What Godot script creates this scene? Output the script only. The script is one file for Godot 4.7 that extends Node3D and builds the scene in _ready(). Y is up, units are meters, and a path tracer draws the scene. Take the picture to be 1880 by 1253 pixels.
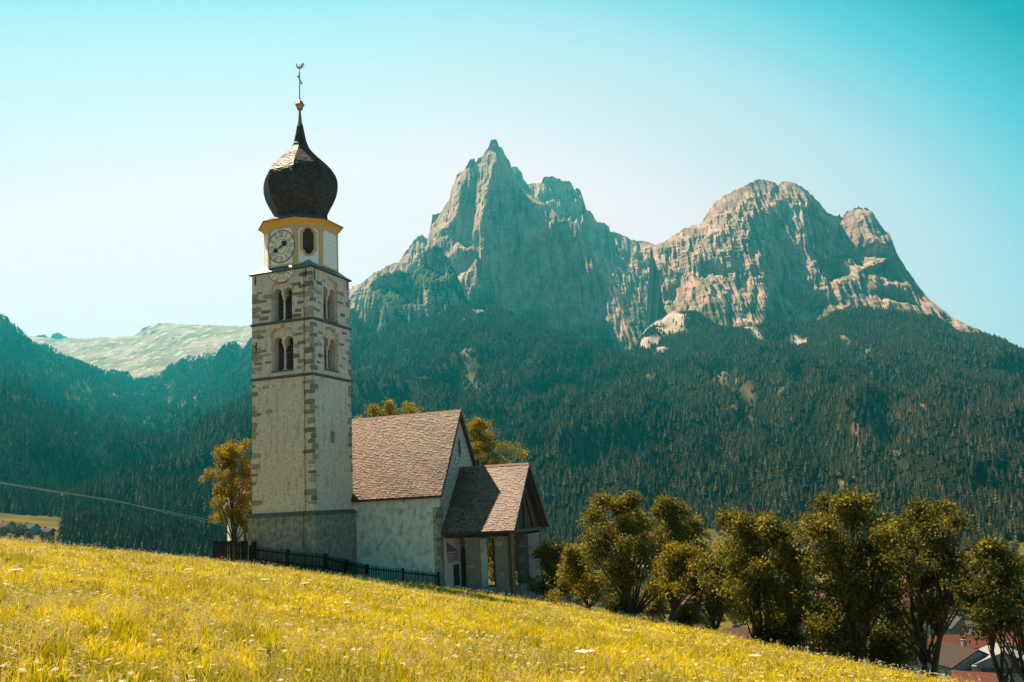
extends Node3D

# A small whitewashed church with an onion-domed tower on a steep hay meadow, a dolomite massif and spruce slopes behind.
# Metres, y up, eye level at y = 0.

var rng := RandomNumberGenerator.new()
var M := {}
var taken := {}
var terrain: Dictionary
var bumps := FastNoiseLite.new()
var crags := FastNoiseLite.new()
var fine := FastNoiseLite.new()
var swell := FastNoiseLite.new()

const SUN := Vector3(-0.3683, 0.8533, -0.3691)
const YAW := 0.3587
const SKY := 0.31


# ------------------------------------------------------------------ small helpers
func lin(r: float, g: float, b: float, a := 1.0) -> Color:
	var c := Color(r, g, b).linear_to_srgb()
	c.a = a
	return c

func ramp(colors: Array, offsets := []) -> Gradient:
	var g := Gradient.new()
	var n := colors.size()
	var o := PackedFloat32Array()
	for i in n:
		o.append(offsets[i] if offsets.size() else float(i) / (n - 1))
	g.offsets = o
	g.colors = PackedColorArray(colors)
	return g

func noise_tex(freq: float, colors: Array, offsets := [], octaves := 4, sd := 1, kind := FastNoiseLite.TYPE_SIMPLEX_SMOOTH, size := 512) -> NoiseTexture2D:
	var n := FastNoiseLite.new()
	n.noise_type = kind
	n.frequency = freq
	n.seed = sd
	n.fractal_octaves = octaves
	var t := NoiseTexture2D.new()
	t.width = size
	t.height = size
	t.seamless = true
	t.generate_mipmaps = false
	if colors.size():
		t.color_ramp = ramp(colors, offsets)
	t.noise = n
	return t

func mat(called: String, c: Color, rough := 0.85, metal := 0.0) -> StandardMaterial3D:
	var m := StandardMaterial3D.new()
	m.resource_name = called
	m.albedo_color = c
	m.roughness = rough
	m.metallic = metal
	M[called] = m
	return m

func textured(called: String, tex: Texture2D, scale: Vector3, rough := 0.9, relief: Texture2D = null, cm := 1.0) -> StandardMaterial3D:
	var m := mat(called, Color.WHITE, rough)
	m.albedo_texture = tex
	m.uv1_triplanar = true
	m.uv1_scale = scale
	if relief:
		m.heightmap_enabled = true
		m.heightmap_texture = relief
		m.heightmap_scale = cm
	return m

func stains(m: StandardMaterial3D, tex: Texture2D, scale: Vector3) -> void:
	m.detail_enabled = true
	m.detail_blend_mode = BaseMaterial3D.BLEND_MODE_MIX
	m.detail_albedo = tex
	m.detail_uv_layer = BaseMaterial3D.DETAIL_UV_2
	m.uv2_triplanar = true
	m.uv2_scale = scale

func mb(smooth := false) -> SurfaceTool:
	var st := SurfaceTool.new()
	st.begin(Mesh.PRIMITIVE_TRIANGLES)
	st.set_smooth_group(0 if smooth else -1)
	return st

func tri(st: SurfaceTool, a: Vector3, b: Vector3, c: Vector3, out: Vector3) -> void:
	# Godot's front faces run clockwise
	if (c - a).cross(b - a).dot(out) < 0.0:
		var t := b
		b = c
		c = t
	st.add_vertex(a)
	st.add_vertex(b)
	st.add_vertex(c)

func quad(st: SurfaceTool, a: Vector3, b: Vector3, c: Vector3, d: Vector3, out: Vector3) -> void:
	tri(st, a, b, c, out)
	tri(st, a, c, d, out)

func box(st: SurfaceTool, lo: Vector3, hi: Vector3, x := Transform3D()) -> void:
	var p := []
	for i in 8:
		p.append(x * Vector3(hi.x if i & 1 else lo.x, hi.y if i & 2 else lo.y, hi.z if i & 4 else lo.z))
	var b := x.basis
	quad(st, p[0], p[1], p[3], p[2], -b.z)
	quad(st, p[4], p[5], p[7], p[6], b.z)
	quad(st, p[0], p[2], p[6], p[4], -b.x)
	quad(st, p[1], p[3], p[7], p[5], b.x)
	quad(st, p[0], p[1], p[5], p[4], -b.y)
	quad(st, p[2], p[3], p[7], p[6], b.y)

func beam(st: SurfaceTool, a: Vector3, b: Vector3, w: float, h: float) -> void:
	# a squared bar from a to b
	var d := (b - a).normalized()
	var side := d.cross(Vector3.UP)
	side = side.normalized() if side.length() > 0.01 else Vector3.RIGHT
	var up := side.cross(d).normalized()
	box(st, Vector3(0, -h / 2, -w / 2), Vector3((b - a).length(), h / 2, w / 2), Transform3D(Basis(d, up, side), a))

func prism(st: SurfaceTool, poly: PackedVector2Array, o: Vector3, ax: Vector3, ay: Vector3, depth: float) -> void:
	# the polygon stands in the plane of ax and ay, its front faces ax x ay, its body goes back by depth
	var an := ax.cross(ay).normalized()
	var idx := Geometry2D.triangulate_polygon(poly)
	var f := []
	for q in poly:
		f.append(o + ax * q.x + ay * q.y)
	for i in range(0, idx.size(), 3):
		tri(st, f[idx[i]], f[idx[i + 1]], f[idx[i + 2]], an)
		tri(st, f[idx[i]] - an * depth, f[idx[i + 1]] - an * depth, f[idx[i + 2]] - an * depth, -an)
	var cw := Geometry2D.is_polygon_clockwise(poly)
	for i in poly.size():
		var j := (i + 1) % poly.size()
		var e: Vector3 = f[j] - f[i]
		quad(st, f[i], f[j], f[j] - an * depth, f[i] - an * depth, e.cross(an) * (-1.0 if cw else 1.0))

func tube(st: SurfaceTool, path: Array, radii: Array, sides := 6) -> void:
	var rings := []
	for i in path.size():
		var d: Vector3 = (path[min(i + 1, path.size() - 1)] - path[max(i - 1, 0)]).normalized()
		var s := d.cross(Vector3(0.31, 0.2, 0.93)).normalized()
		var t := d.cross(s).normalized()
		var ring := []
		for k in sides:
			var a := TAU * k / sides
			ring.append(path[i] + (s * cos(a) + t * sin(a)) * radii[i])
		rings.append(ring)
	for i in path.size() - 1:
		for k in sides:
			var k2 := (k + 1) % sides
			var mid: Vector3 = (rings[i][k] + rings[i + 1][k2]) / 2.0 - (path[i] + path[i + 1]) / 2.0
			quad(st, rings[i][k], rings[i][k2], rings[i + 1][k2], rings[i + 1][k], mid)
	for e in [0, path.size() - 1]:
		var out: Vector3 = (path[e] - path[1 if e == 0 else e - 1])
		for k in range(1, sides - 1):
			tri(st, rings[e][0], rings[e][k], rings[e][k + 1], out)

func lathe(st: SurfaceTool, prof: Array, sides: int, at: Vector3, turn := 0.0) -> void:
	# prof: Vector2(radius, y)
	for i in prof.size() - 1:
		for k in sides:
			var a := TAU * k / sides + turn
			var b := TAU * (k + 1) / sides + turn
			var p: Vector2 = prof[i]
			var q: Vector2 = prof[i + 1]
			var da := Vector3(cos(a), 0, sin(a))
			var db := Vector3(cos(b), 0, sin(b))
			var out := (da + db) * (q.y - p.y) + Vector3.UP * 2.0 * (p.x - q.x)
			quad(st, at + da * p.x + Vector3.UP * p.y, at + db * p.x + Vector3.UP * p.y, at + db * q.x + Vector3.UP * q.y, at + da * q.x + Vector3.UP * q.y, out)

func done(st: SurfaceTool) -> ArrayMesh:
	st.index()
	st.generate_normals()
	return st.commit()

func part(called: String, what, m: Material, parent: Node) -> MeshInstance3D:
	var o := MeshInstance3D.new()
	o.name = called
	o.mesh = done(what) if what is SurfaceTool else what
	o.material_override = m
	parent.add_child(o, true)
	return o

func numbered(called: String) -> String:
	var n: int = taken.get(called, -1) + 1
	taken[called] = n
	return called if n == 0 else "%s_%03d" % [called, n]

func tag(o: Node, label: String, category := "", group := "", kind := "") -> void:
	o.set_meta("label", label)
	if category: o.set_meta("category", category)
	if group: o.set_meta("group", group)
	if kind: o.set_meta("kind", kind)

func thing(called: String, label: String, category: String, at := Vector3.ZERO, turn := 0.0, group := "") -> Node3D:
	var o := Node3D.new()
	o.name = numbered(called)
	o.position = at
	o.rotation.y = turn
	add_child(o, true)
	tag(o, label, category, group)
	return o

func scatter(called: String, mesh: Mesh, m: Material, where: Array, colors: Array, parent: Node) -> MultiMeshInstance3D:
	var mm := MultiMesh.new()
	mm.transform_format = MultiMesh.TRANSFORM_3D
	mm.use_colors = colors.size() > 0
	mm.mesh = mesh
	mm.instance_count = where.size()
	for i in where.size():
		mm.set_instance_transform(i, where[i])
	if colors.size():
		for i in where.size():
			mm.set_instance_color(i, colors[i])
	var o := MultiMeshInstance3D.new()
	o.name = called
	o.multimesh = mm
	o.material_override = m
	parent.add_child(o, true)
	return o

func pierced(st: SurfaceTool, rect: Rect2, holes: Array, o: Vector3, ax: Vector3, depth: float) -> void:
	# an upright wall plate with openings: cut into vertical strips so that no strip holds a closed hole
	var xs := [rect.position.x]
	for h in holes:
		var lo := 1e9
		var hi := -1e9
		for q in h:
			lo = minf(lo, q.x)
			hi = maxf(hi, q.x)
		xs.append((lo + hi) / 2.0)
	xs.sort()
	var edges := [rect.position.x]
	for x in xs:
		if x > edges[-1] + 0.001: edges.append(x)
	edges.append(rect.end.x)
	for i in edges.size() - 1:
		var bits := [PackedVector2Array([Vector2(edges[i], rect.position.y), Vector2(edges[i + 1], rect.position.y), Vector2(edges[i + 1], rect.end.y), Vector2(edges[i], rect.end.y)])]
		for h in holes:
			var next := []
			for b in bits:
				for c in Geometry2D.clip_polygons(b, h): next.append(c)
			bits = next
		for b in bits:
			prism(st, b, o, ax, Vector3.UP, depth)


# ------------------------------------------------------------------ reliefs and terrain
func sampled(points: Array, n: int, blur: int) -> Dictionary:
	# Delaunay triangles over 2D points with a value (x, y, value), drawn into an n x n raster and smoothed
	var p2 := PackedVector2Array()
	var lo := Vector2(1e9, 1e9)
	var hi := -lo
	for q in points:
		var v := Vector2(q.x, q.y)
		p2.append(v)
		lo = lo.min(v)
		hi = hi.max(v)
	var g := PackedFloat32Array()
	g.resize(n * n)
	g.fill(-1e9)
	var cell := (hi - lo) / (n - 1)
	var tr := Geometry2D.triangulate_delaunay(p2)
	for i in range(0, tr.size(), 3):
		var a := (p2[tr[i]] - lo) / cell
		var b := (p2[tr[i + 1]] - lo) / cell
		var c := (p2[tr[i + 2]] - lo) / cell
		var det := (b.y - c.y) * (a.x - c.x) + (c.x - b.x) * (a.y - c.y)
		if absf(det) < 1e-9:
			continue
		var za: float = points[tr[i]].z
		var zb: float = points[tr[i + 1]].z
		var zc: float = points[tr[i + 2]].z
		for y in range(maxi(0, floori(minf(a.y, minf(b.y, c.y)))), mini(n - 1, ceili(maxf(a.y, maxf(b.y, c.y)))) + 1):
			for x in range(maxi(0, floori(minf(a.x, minf(b.x, c.x)))), mini(n - 1, ceili(maxf(a.x, maxf(b.x, c.x)))) + 1):
				var wa := ((b.y - c.y) * (x - c.x) + (c.x - b.x) * (y - c.y)) / det
				var wb := ((c.y - a.y) * (x - c.x) + (a.x - c.x) * (y - c.y)) / det
				if wa >= -0.001 and wb >= -0.001 and wa + wb <= 1.001:
					g[y * n + x] = wa * za + wb * zb + (1.0 - wa - wb) * zc
	# cells outside the hull take the value of their nearest filled neighbour
	for pas in 2:
		for y in n:
			for s in [1, -1]:
				var last := -1e9
				for k in n:
					var x: int = k if s == 1 else n - 1 - k
					if g[y * n + x] > -1e8: last = g[y * n + x]
					elif last > -1e8: g[y * n + x] = last
		for x in n:
			for s in [1, -1]:
				var last := -1e9
				for k in n:
					var y: int = k if s == 1 else n - 1 - k
					if g[y * n + x] > -1e8: last = g[y * n + x]
					elif last > -1e8: g[y * n + x] = last
	for k in blur:
		var h := g.duplicate()
		for y in range(1, n - 1):
			for x in range(1, n - 1):
				var i := y * n + x
				h[i] = g[i] * 0.4 + (g[i - 1] + g[i + 1] + g[i - n] + g[i + n]) * 0.15
		g = h
	return {"g": g, "n": n, "lo": lo, "cell": cell}

func look(s: Dictionary, x: float, y: float) -> float:
	var n: int = s.n
	var g: PackedFloat32Array = s.g
	var fx := clampf((x - s.lo.x) / s.cell.x, 0.0, n - 1.001)
	var fy := clampf((y - s.lo.y) / s.cell.y, 0.0, n - 1.001)
	var ix := int(fx)
	var iy := int(fy)
	fx -= ix
	fy -= iy
	var i := iy * n + ix
	return lerpf(lerpf(g[i], g[i + 1], fx), lerpf(g[i + n], g[i + n + 1], fx), fy)

func polyline(pts: Array, x: float) -> float:
	# y of the line through points sorted by x
	var last = pts[0]
	if x <= last.x:
		return last.y
	for q in pts:
		if x <= q.x:
			return lerpf(last.y, q.y, (x - last.x) / maxf(q.x - last.x, 1e-6))
		last = q
	return last.y

func sheet(pos: PackedVector3Array, col: PackedColorArray, nx: int, ny: int, out: Vector3) -> ArrayMesh:
	var nor := PackedVector3Array()
	nor.resize(pos.size())
	for y in ny:
		for x in nx:
			var dx := pos[y * nx + mini(x + 1, nx - 1)] - pos[y * nx + maxi(x - 1, 0)]
			var dy := pos[mini(y + 1, ny - 1) * nx + x] - pos[maxi(y - 1, 0) * nx + x]
			nor[y * nx + x] = dx.cross(dy).normalized()
	var s := 1.0
	if nor[(ny / 2) * nx + nx / 2].dot(out) < 0.0:
		s = -1.0
		for i in nor.size():
			nor[i] = -nor[i]
	var idx := PackedInt32Array()
	for y in ny - 1:
		for x in nx - 1:
			var a := y * nx + x
			if s > 0:
				idx.append_array([a, a + nx, a + 1, a + 1, a + nx, a + nx + 1])
			else:
				idx.append_array([a, a + 1, a + nx, a + 1, a + nx + 1, a + nx])
	var arr := []
	arr.resize(Mesh.ARRAY_MAX)
	arr[Mesh.ARRAY_VERTEX] = pos
	arr[Mesh.ARRAY_NORMAL] = nor
	arr[Mesh.ARRAY_COLOR] = col
	arr[Mesh.ARRAY_INDEX] = idx
	var m := ArrayMesh.new()
	m.add_surface_from_arrays(Mesh.PRIMITIVE_TRIANGLES, arr)
	return m

func ground(called: String, mesh: Mesh, m: Material, label: String) -> MeshInstance3D:
	var o := part(called, mesh, m, self)
	tag(o, label, "", "", "structure")
	return o

func massif(called: String, label: String, top: Array, inside: Array, base: Array, nx: int, ny: int, rough: float, ragged: float, tint: String, back := 420.0) -> void:
	# a rock wall in front elevation: z follows the control points, broken up by ribs, gullies and ledges; its back falls away behind the skyline
	var pts := []
	for q in top + inside + base:
		pts.append(q)
	var s := sampled(pts, 150, 1)
	var x0: float = top[0].x
	var x1: float = top[-1].x
	var pos := PackedVector3Array()
	var col := PackedColorArray()
	var nb := 8
	for iy in ny + nb:
		for ix in nx:
			var x := lerpf(x0, x1, float(ix) / (nx - 1))
			var yt := polyline(top, x) + fine.get_noise_2d(x * 1.6, 31.0) * ragged * 1.4 + crags.get_noise_2d(x * 2.2, 7.0) * ragged * 0.8
			var yb := polyline(base, x)
			var t := minf(1.0, float(iy) / (ny - 1))
			var y := lerpf(yb, yt, t)
			var z := look(s, x, y)
			var k := clampf((1.0 - t) * 8.0, 0.25, 1.0)
			var rib := 1.0 - absf(crags.get_noise_3d(x * 0.9, y * 0.33, z * 0.3)) * 2.2
			var rib2 := 1.0 - absf(crags.get_noise_3d(x * 2.3 + 90.0, y * 0.38, z * 0.6)) * 2.2
			var small := fine.get_noise_3d(x, y * 0.6, z)
			var ledge := bumps.get_noise_2d(x * 0.25, y * 3.5)
			var rib3 := 1.0 - absf(crags.get_noise_3d(x * 5.2 + 40.0, y * 0.7, z * 0.8)) * 2.4
			var steps := fine.get_noise_2d(x * 0.12 + z * 0.1, y * 2.4 + x * 0.12)
			z += k * rough * (rib * 0.9 + rib2 * 0.75 + rib3 * 0.46 + small * 0.28 + ledge * 0.14 + steps * 0.17 - 0.95)
			if iy >= ny:
				var b := float(iy - ny + 1) / nb
				z -= back * b * b + 18.0 * b
				y -= (yt - yb) * 0.8 * b * b + 6.0 * b
			pos.append(Vector3(x, y, z))
			col.append(Color.WHITE)
	var mesh := sheet(pos, col, nx, ny + nb, Vector3(0, 0.2, 1))
	# colour the stone by its own steepness: bare walls, ledges with turf and dwarf pine, scree
	var arr := mesh.surface_get_arrays(0)
	var nor: PackedVector3Array = arr[Mesh.ARRAY_NORMAL]
	for i in pos.size():
		var q := pos[i]
		var steep := nor[i].y
		var v := fine.get_noise_3d(q.x * 0.35, q.y * 0.35, q.z * 0.35)
		var v2 := bumps.get_noise_3d(q.x * 0.8, q.y * 0.5, q.z * 0.8)
		var low := 1.0 - clampf((q.y - polyline(base, q.x)) / maxf(polyline(top, q.x) - polyline(base, q.x), 1.0), 0.0, 1.0)
		var streak := 1.0 - absf(crags.get_noise_3d(q.x * 2.6, q.y * 0.3 + q.x * 0.3, q.z * 0.4)) * 3.2
		var rock := Color(0.46, 0.275, 0.215).lerp(Color(0.31, 0.20, 0.16), clampf(0.5 + v * 1.8, 0.0, 1.0))
		rock = rock.lerp(Color(0.54, 0.355, 0.27), smoothstep(0.12, 0.36, v2) * 0.5)
		rock = rock.lerp(Color(0.13, 0.105, 0.09), smoothstep(0.62, 0.95, streak) * 0.65)
		var turf := Color(0.085, 0.08, 0.035)
		var c := rock
		if tint == "rock":
			c = rock.lerp(turf, smoothstep(0.52, 0.8, steep + v * 0.35) * (0.35 + 0.65 * low) * smoothstep(-0.15, 0.1, v + v2 + low * 0.3))
			c = c.lerp(Color(0.05, 0.052, 0.025), smoothstep(0.72, 1.0, low + v2 * 0.6) * 0.8)
		elif tint == "wood":
			c = rock.lerp(Color(0.045, 0.058, 0.026), smoothstep(0.1, 0.42, steep + v2 * 0.6 + v * 0.3))
		else:
			var w := bumps.get_noise_2d((q.x + q.y * 2.2) * 0.3, (q.y - q.x * 0.25) * 1.6)
			c = Color(0.23, 0.145, 0.105).lerp(Color(0.33, 0.215, 0.165), smoothstep(-0.25, 0.3, w + v * 0.4))
			c = c.lerp(Color(0.08, 0.068, 0.045), smoothstep(0.0, 0.4, bumps.get_noise_2d((q.x + q.y * 1.6) * 0.45 + 700.0, (q.y - q.x * 0.3) * 1.5)) * 0.35)
			c = c.lerp(Color(0.42, 0.36, 0.32), smoothstep(0.36, 0.42, fine.get_noise_2d((q.x + q.y * 1.2) * 0.22, (q.y - q.x * 0.4) * 0.7)) * 0.9)
		col[i] = c
	arr[Mesh.ARRAY_COLOR] = col
	var m2 := ArrayMesh.new()
	m2.add_surface_from_arrays(Mesh.PRIMITIVE_TRIANGLES, arr)
	ground(called, m2, M.rock, label)

const CREST := [Vector2(-60, 40), Vector2(-40, 44), Vector2(-25, 46), Vector2(-19, 58), Vector2(-14, 66), Vector2(0, 70), Vector2(4, 64), Vector2(8, 49), Vector2(11, 35), Vector2(15, 23), Vector2(25, 15), Vector2(40, 14)]

func meadow_y(x: float, d: float) -> float:
	var e := maxf(0.0, d - polyline(CREST, x))
	return -1.86 - 0.175 * x - 0.07 * d - 0.5 * e * e / (e + 25.0) + bumps.get_noise_2d(x * 14.0, d * 14.0) * 0.10 + bumps.get_noise_2d(x * 60.0, d * 60.0) * 0.035

func valley_y(x: float, d: float) -> float:
	var y := look(terrain, 2.0 * x / d, log(d))
	var k := smoothstep(lerpf(850.0, 520.0, smoothstep(-0.45, -0.36, x / d)), 1450.0, d) * (1.0 - 0.75 * smoothstep(1950.0, 2450.0, d) * smoothstep(-0.22, -0.12, x / d))
	y += k * (1.0 - absf(swell.get_noise_2d(x * 0.75, d * 0.4)) * 2.6) * 92.0 - k * 34.0 + k * swell.get_noise_2d(x * 1.6 + 300.0, d * 1.1) * 16.0
	return y

func ground_y(x: float, d: float) -> float:
	return maxf(meadow_y(x, d), valley_y(x, d)) if d < 260.0 else valley_y(x, d)


# clearings and scree in the woods: x, distance, half width, half depth, kind (1 meadow, 2 bare earth and cut timber, 3 scree)
const OPEN := [
		[-355, 673, 19.7964, 60, 1], [-595, 1214, 12.863, 35, 1], [-467, 968, 5.69776, 35, 1], [-390, 662, 23.3745, 60, 1], [-95, 1916, 15.7797, 91.4594, 2], [-66, 1748, 16.4542, 23.7617, 2],
		[-46, 1796, 6.33895, 16.9271, 2], [-19, 1757, 9.30552, 8, 2], [-19, 1825, 5.36862, 54.0013, 2], [40, 2077, 6.11042, 114.124, 2], [10, 1762, 6.22043, 9.53021, 2], [435, 1860, 8.75346, 140, 2],
		[352, 1487, 6.12341, 14.0156, 2], [371, 1479, 12.181, 8, 2], [332, 1471, 4, 63.6112, 2], [359, 1050, 12.3556, 8, 2], [536, 1390, 7.35974, 8, 2], [465, 1205, 4, 108.591, 2],
		[659, 1487, 6.12341, 83.347, 2], [809, 1701, 9.00925, 11.4559, 2], [474, 1621, 9.53603, 8, 2], [291, 1921, 7.91115, 57.7656, 2], [607, 1390, 11.4485, 8, 2], [1098, 4516, 58.4489, 140, 3],
		[698, 2713, 22.3439, 140, 3], [808, 2563, 25.6383, 34.566, 3], [866, 2390, 7.03014, 58.3242, 3], [858, 2345, 9.65817, 31.3685, 3], [889, 2326, 5.47449, 78.1172, 3], [858, 2216, 6.51892, 8, 3],
		[719, 2570, 15.1221, 8, 3], [815, 2416, 7.10637, 32.6631, 3], [-1514, 2997, 8.81717, 97.016, 2], [-1428, 2879, 10.1612, 38.7108, 2], [-1388, 2871, 11.8228, 140, 2], [-1215, 2577, 12.1303, 140, 2],
		[-1180, 2570, 12.0977, 140, 2], [-1240, 2488, 13.1765, 8, 2], [-981, 2351, 17.985, 140, 2], [-1468, 3439, 52.6083, 9.27478, 2], [-1354, 3088, 14.5322, 140, 2], [-1441, 3630, 42.7102, 140, 2],
		[-1259, 3348, 11.8174, 140, 2], [-1071, 2941, 8.65231, 140, 2], [-910, 2468, 7.26133, 8, 2], [-1048, 2949, 8.67567, 140, 2], [-566, 1451, 4, 8, 2], [152, 1947, 8.01853, 8, 2],
		[470, 2949, 20.8216, 140, 3], [484, 2832, 26.6617, 140, 3], [481, 2735, 19.3075, 88.2791, 3], [743, 4516, 69.0759, 8, 3], [417, 2662, 18.7939, 35.8959, 3], [448, 3014, 17.7297, 140, 3],
		[509, 2832, 26.6617, 140, 3], [819, 4516, 31.8812, 140, 3], [491, 2832, 21.6626, 38.2957, 3], [452, 2757, 19.4643, 74.5604, 3], [414, 2669, 21.9854, 18.0203, 3], [383, 2684, 14.2099, 140, 3],
		[500, 2735, 11.2627, 73.5621, 3], [416, 2550, 13.5002, 45.119, 3], [41, 731, 6.88713, 26.5349, 1], [16, 729, 6.86859, 16.705, 1], [-91, 2577, 13.6466, 24.2941, 3], [-129, 2442, 8.62012, 49.1953, 3],
		[-251, 1738, 7.15999, 8, 2], [-182, 1880, 13.2726, 8, 2], [-118, 1957, 18.4272, 8, 3]]

func open_at(x: float, d: float) -> int:
	for q in OPEN:
		var w := 1.0 + 1.5 * fine.get_noise_2d(x * 2.2, d * 1.1)
		var a: float = (x - q[0]) / q[2]
		var b: float = (d - q[1]) / q[3]
		if a * a + b * b < w:
			return q[4]
	return 0

func wooded(x: float, d: float) -> bool:
	var a := x / d
	if a < -0.488:
		return d > 830.0 and open_at(x, d) == 0
	if a < 0.03:
		return d > 500.0 + 150.0 * smoothstep(-0.25, 0.0, a) and open_at(x, d) == 0
	return d > (860.0 if a < 0.38 else 690.0) and open_at(x, d) == 0


# ------------------------------------------------------------------ the scene
func _ready() -> void:
	rng.seed = 20240611
	# camera
	var cam := Camera3D.new()
	cam.name = "camera"
	cam.fov = 2.0 * rad_to_deg(atan(626.5 / 1700.0))
	cam.near = 0.1
	cam.far = 12000.0
	cam.transform = Transform3D(Basis(Vector3(0.998735, -0.049507, -0.008825), Vector3(0.050288, 0.983236, 0.175265), Vector3(0, -0.175487, 0.984482)), Vector3.ZERO)
	add_child(cam)
	cam.current = true
	# sky, haze, exposure
	var env := Environment.new()
	env.background_mode = Environment.BG_SKY
	var sky := Sky.new()
	var pano := PanoramaSkyMaterial.new()
	pano.panorama = sky_picture()
	sky.sky_material = pano
	env.sky = sky
	env.tonemap_mode = Environment.TONE_MAPPER_LINEAR
	env.tonemap_exposure = 3.2
	# the valley's blue-green haze, brighter towards the sun
	env.volumetric_fog_enabled = true
	env.volumetric_fog_density = 0.000052
	env.volumetric_fog_albedo = lin(0.03, 0.76, 0.95)
	env.volumetric_fog_anisotropy = 0.52
	env.sdfgi_enabled = true
	env.ssao_enabled = true
	env.ssil_enabled = true
	var we := WorldEnvironment.new()
	we.name = "world"
	we.environment = env
	add_child(we)
	# sun: high, behind the church and to the left
	var sun := DirectionalLight3D.new()
	sun.name = "sun"
	sun.light_energy = 1.6
	sun.light_color = Color(1.0, 0.9, 0.77)
	sun.light_angular_distance = 0.5
	sun.shadow_enabled = true
	sun.transform = Transform3D(Basis.looking_at(-SUN, Vector3.UP), Vector3(0, 60, 0))
	add_child(sun)

	setup_noise()
	materials()
	landscape()
	woods()
	church()
	fences()
	trees()
	village()
	cables()
	meadow()


func sky_picture() -> ImageTexture:
	var w := 512
	var h := 256
	var im := Image.create(w, h, false, Image.FORMAT_RGBAF)
	var g := ramp([Color(1.14, 0.86, 0.89), Color(1.07, 0.83, 0.88), Color(0.79, 0.77, 0.83), Color(0.61, 0.73, 0.82), Color(0.50, 0.69, 0.79), Color(0.36, 0.65, 0.75), Color(0.14, 0.56, 0.66), Color(0.02, 0.35, 0.43), Color(0.0, 0.30, 0.39), Color(0.0, 0.24, 0.33), Color(0.0, 0.16, 0.25)],
		[0.0, 0.23, 0.275, 0.313, 0.33, 0.345, 0.376, 0.414, 0.46, 0.62, 1.0])
	for y in h:
		var el := PI / 2 - PI * (y + 0.5) / h
		for x in w:
			var az := fposmod(TAU * (x + 0.5) / w + PI, TAU) - PI      # the picture's left edge looks along -z
			var dir := Vector3(sin(az) * cos(el), sin(el), -cos(az) * cos(el))
			var e := maxf(rad_to_deg(el), 0.0)
			var da := rad_to_deg(az) + 5.0
			var a := minf(absf(da) * (0.78 if da > 0.0 else 0.5), 29.0)
			var c := g.sample(sqrt(e * e + a * a) / 90.0)
			var sunward := smoothstep(0.0, 40.0, -da) * smoothstep(120.0, 60.0, -da)
			c = Color(c.r * (1.0 + 0.08 * sunward), c.g * (1.0 - 0.12 * sunward), c.b * (1.0 - 0.11 * sunward))
			var near := dir.dot(SUN)
			c = c.lerp(Color(0.95, 0.98, 0.98), 0.65 * smoothstep(cos(deg_to_rad(34.0)), 1.0, near))
			im.set_pixel(x, y, Color(c.r * SKY, c.g * SKY, c.b * SKY, 1.0))
	return ImageTexture.create_from_image(im)

func setup_noise() -> void:
	bumps.seed = 5
	bumps.noise_type = FastNoiseLite.TYPE_SIMPLEX_SMOOTH
	bumps.frequency = 0.006
	bumps.fractal_octaves = 4
	crags.seed = 11
	crags.noise_type = FastNoiseLite.TYPE_SIMPLEX
	crags.frequency = 0.009
	crags.fractal_octaves = 3
	swell.seed = 41
	swell.noise_type = FastNoiseLite.TYPE_SIMPLEX_SMOOTH
	swell.frequency = 0.004
	swell.fractal_octaves = 3
	fine.seed = 23
	fine.noise_type = FastNoiseLite.TYPE_SIMPLEX
	fine.frequency = 0.03
	fine.fractal_octaves = 4

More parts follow.
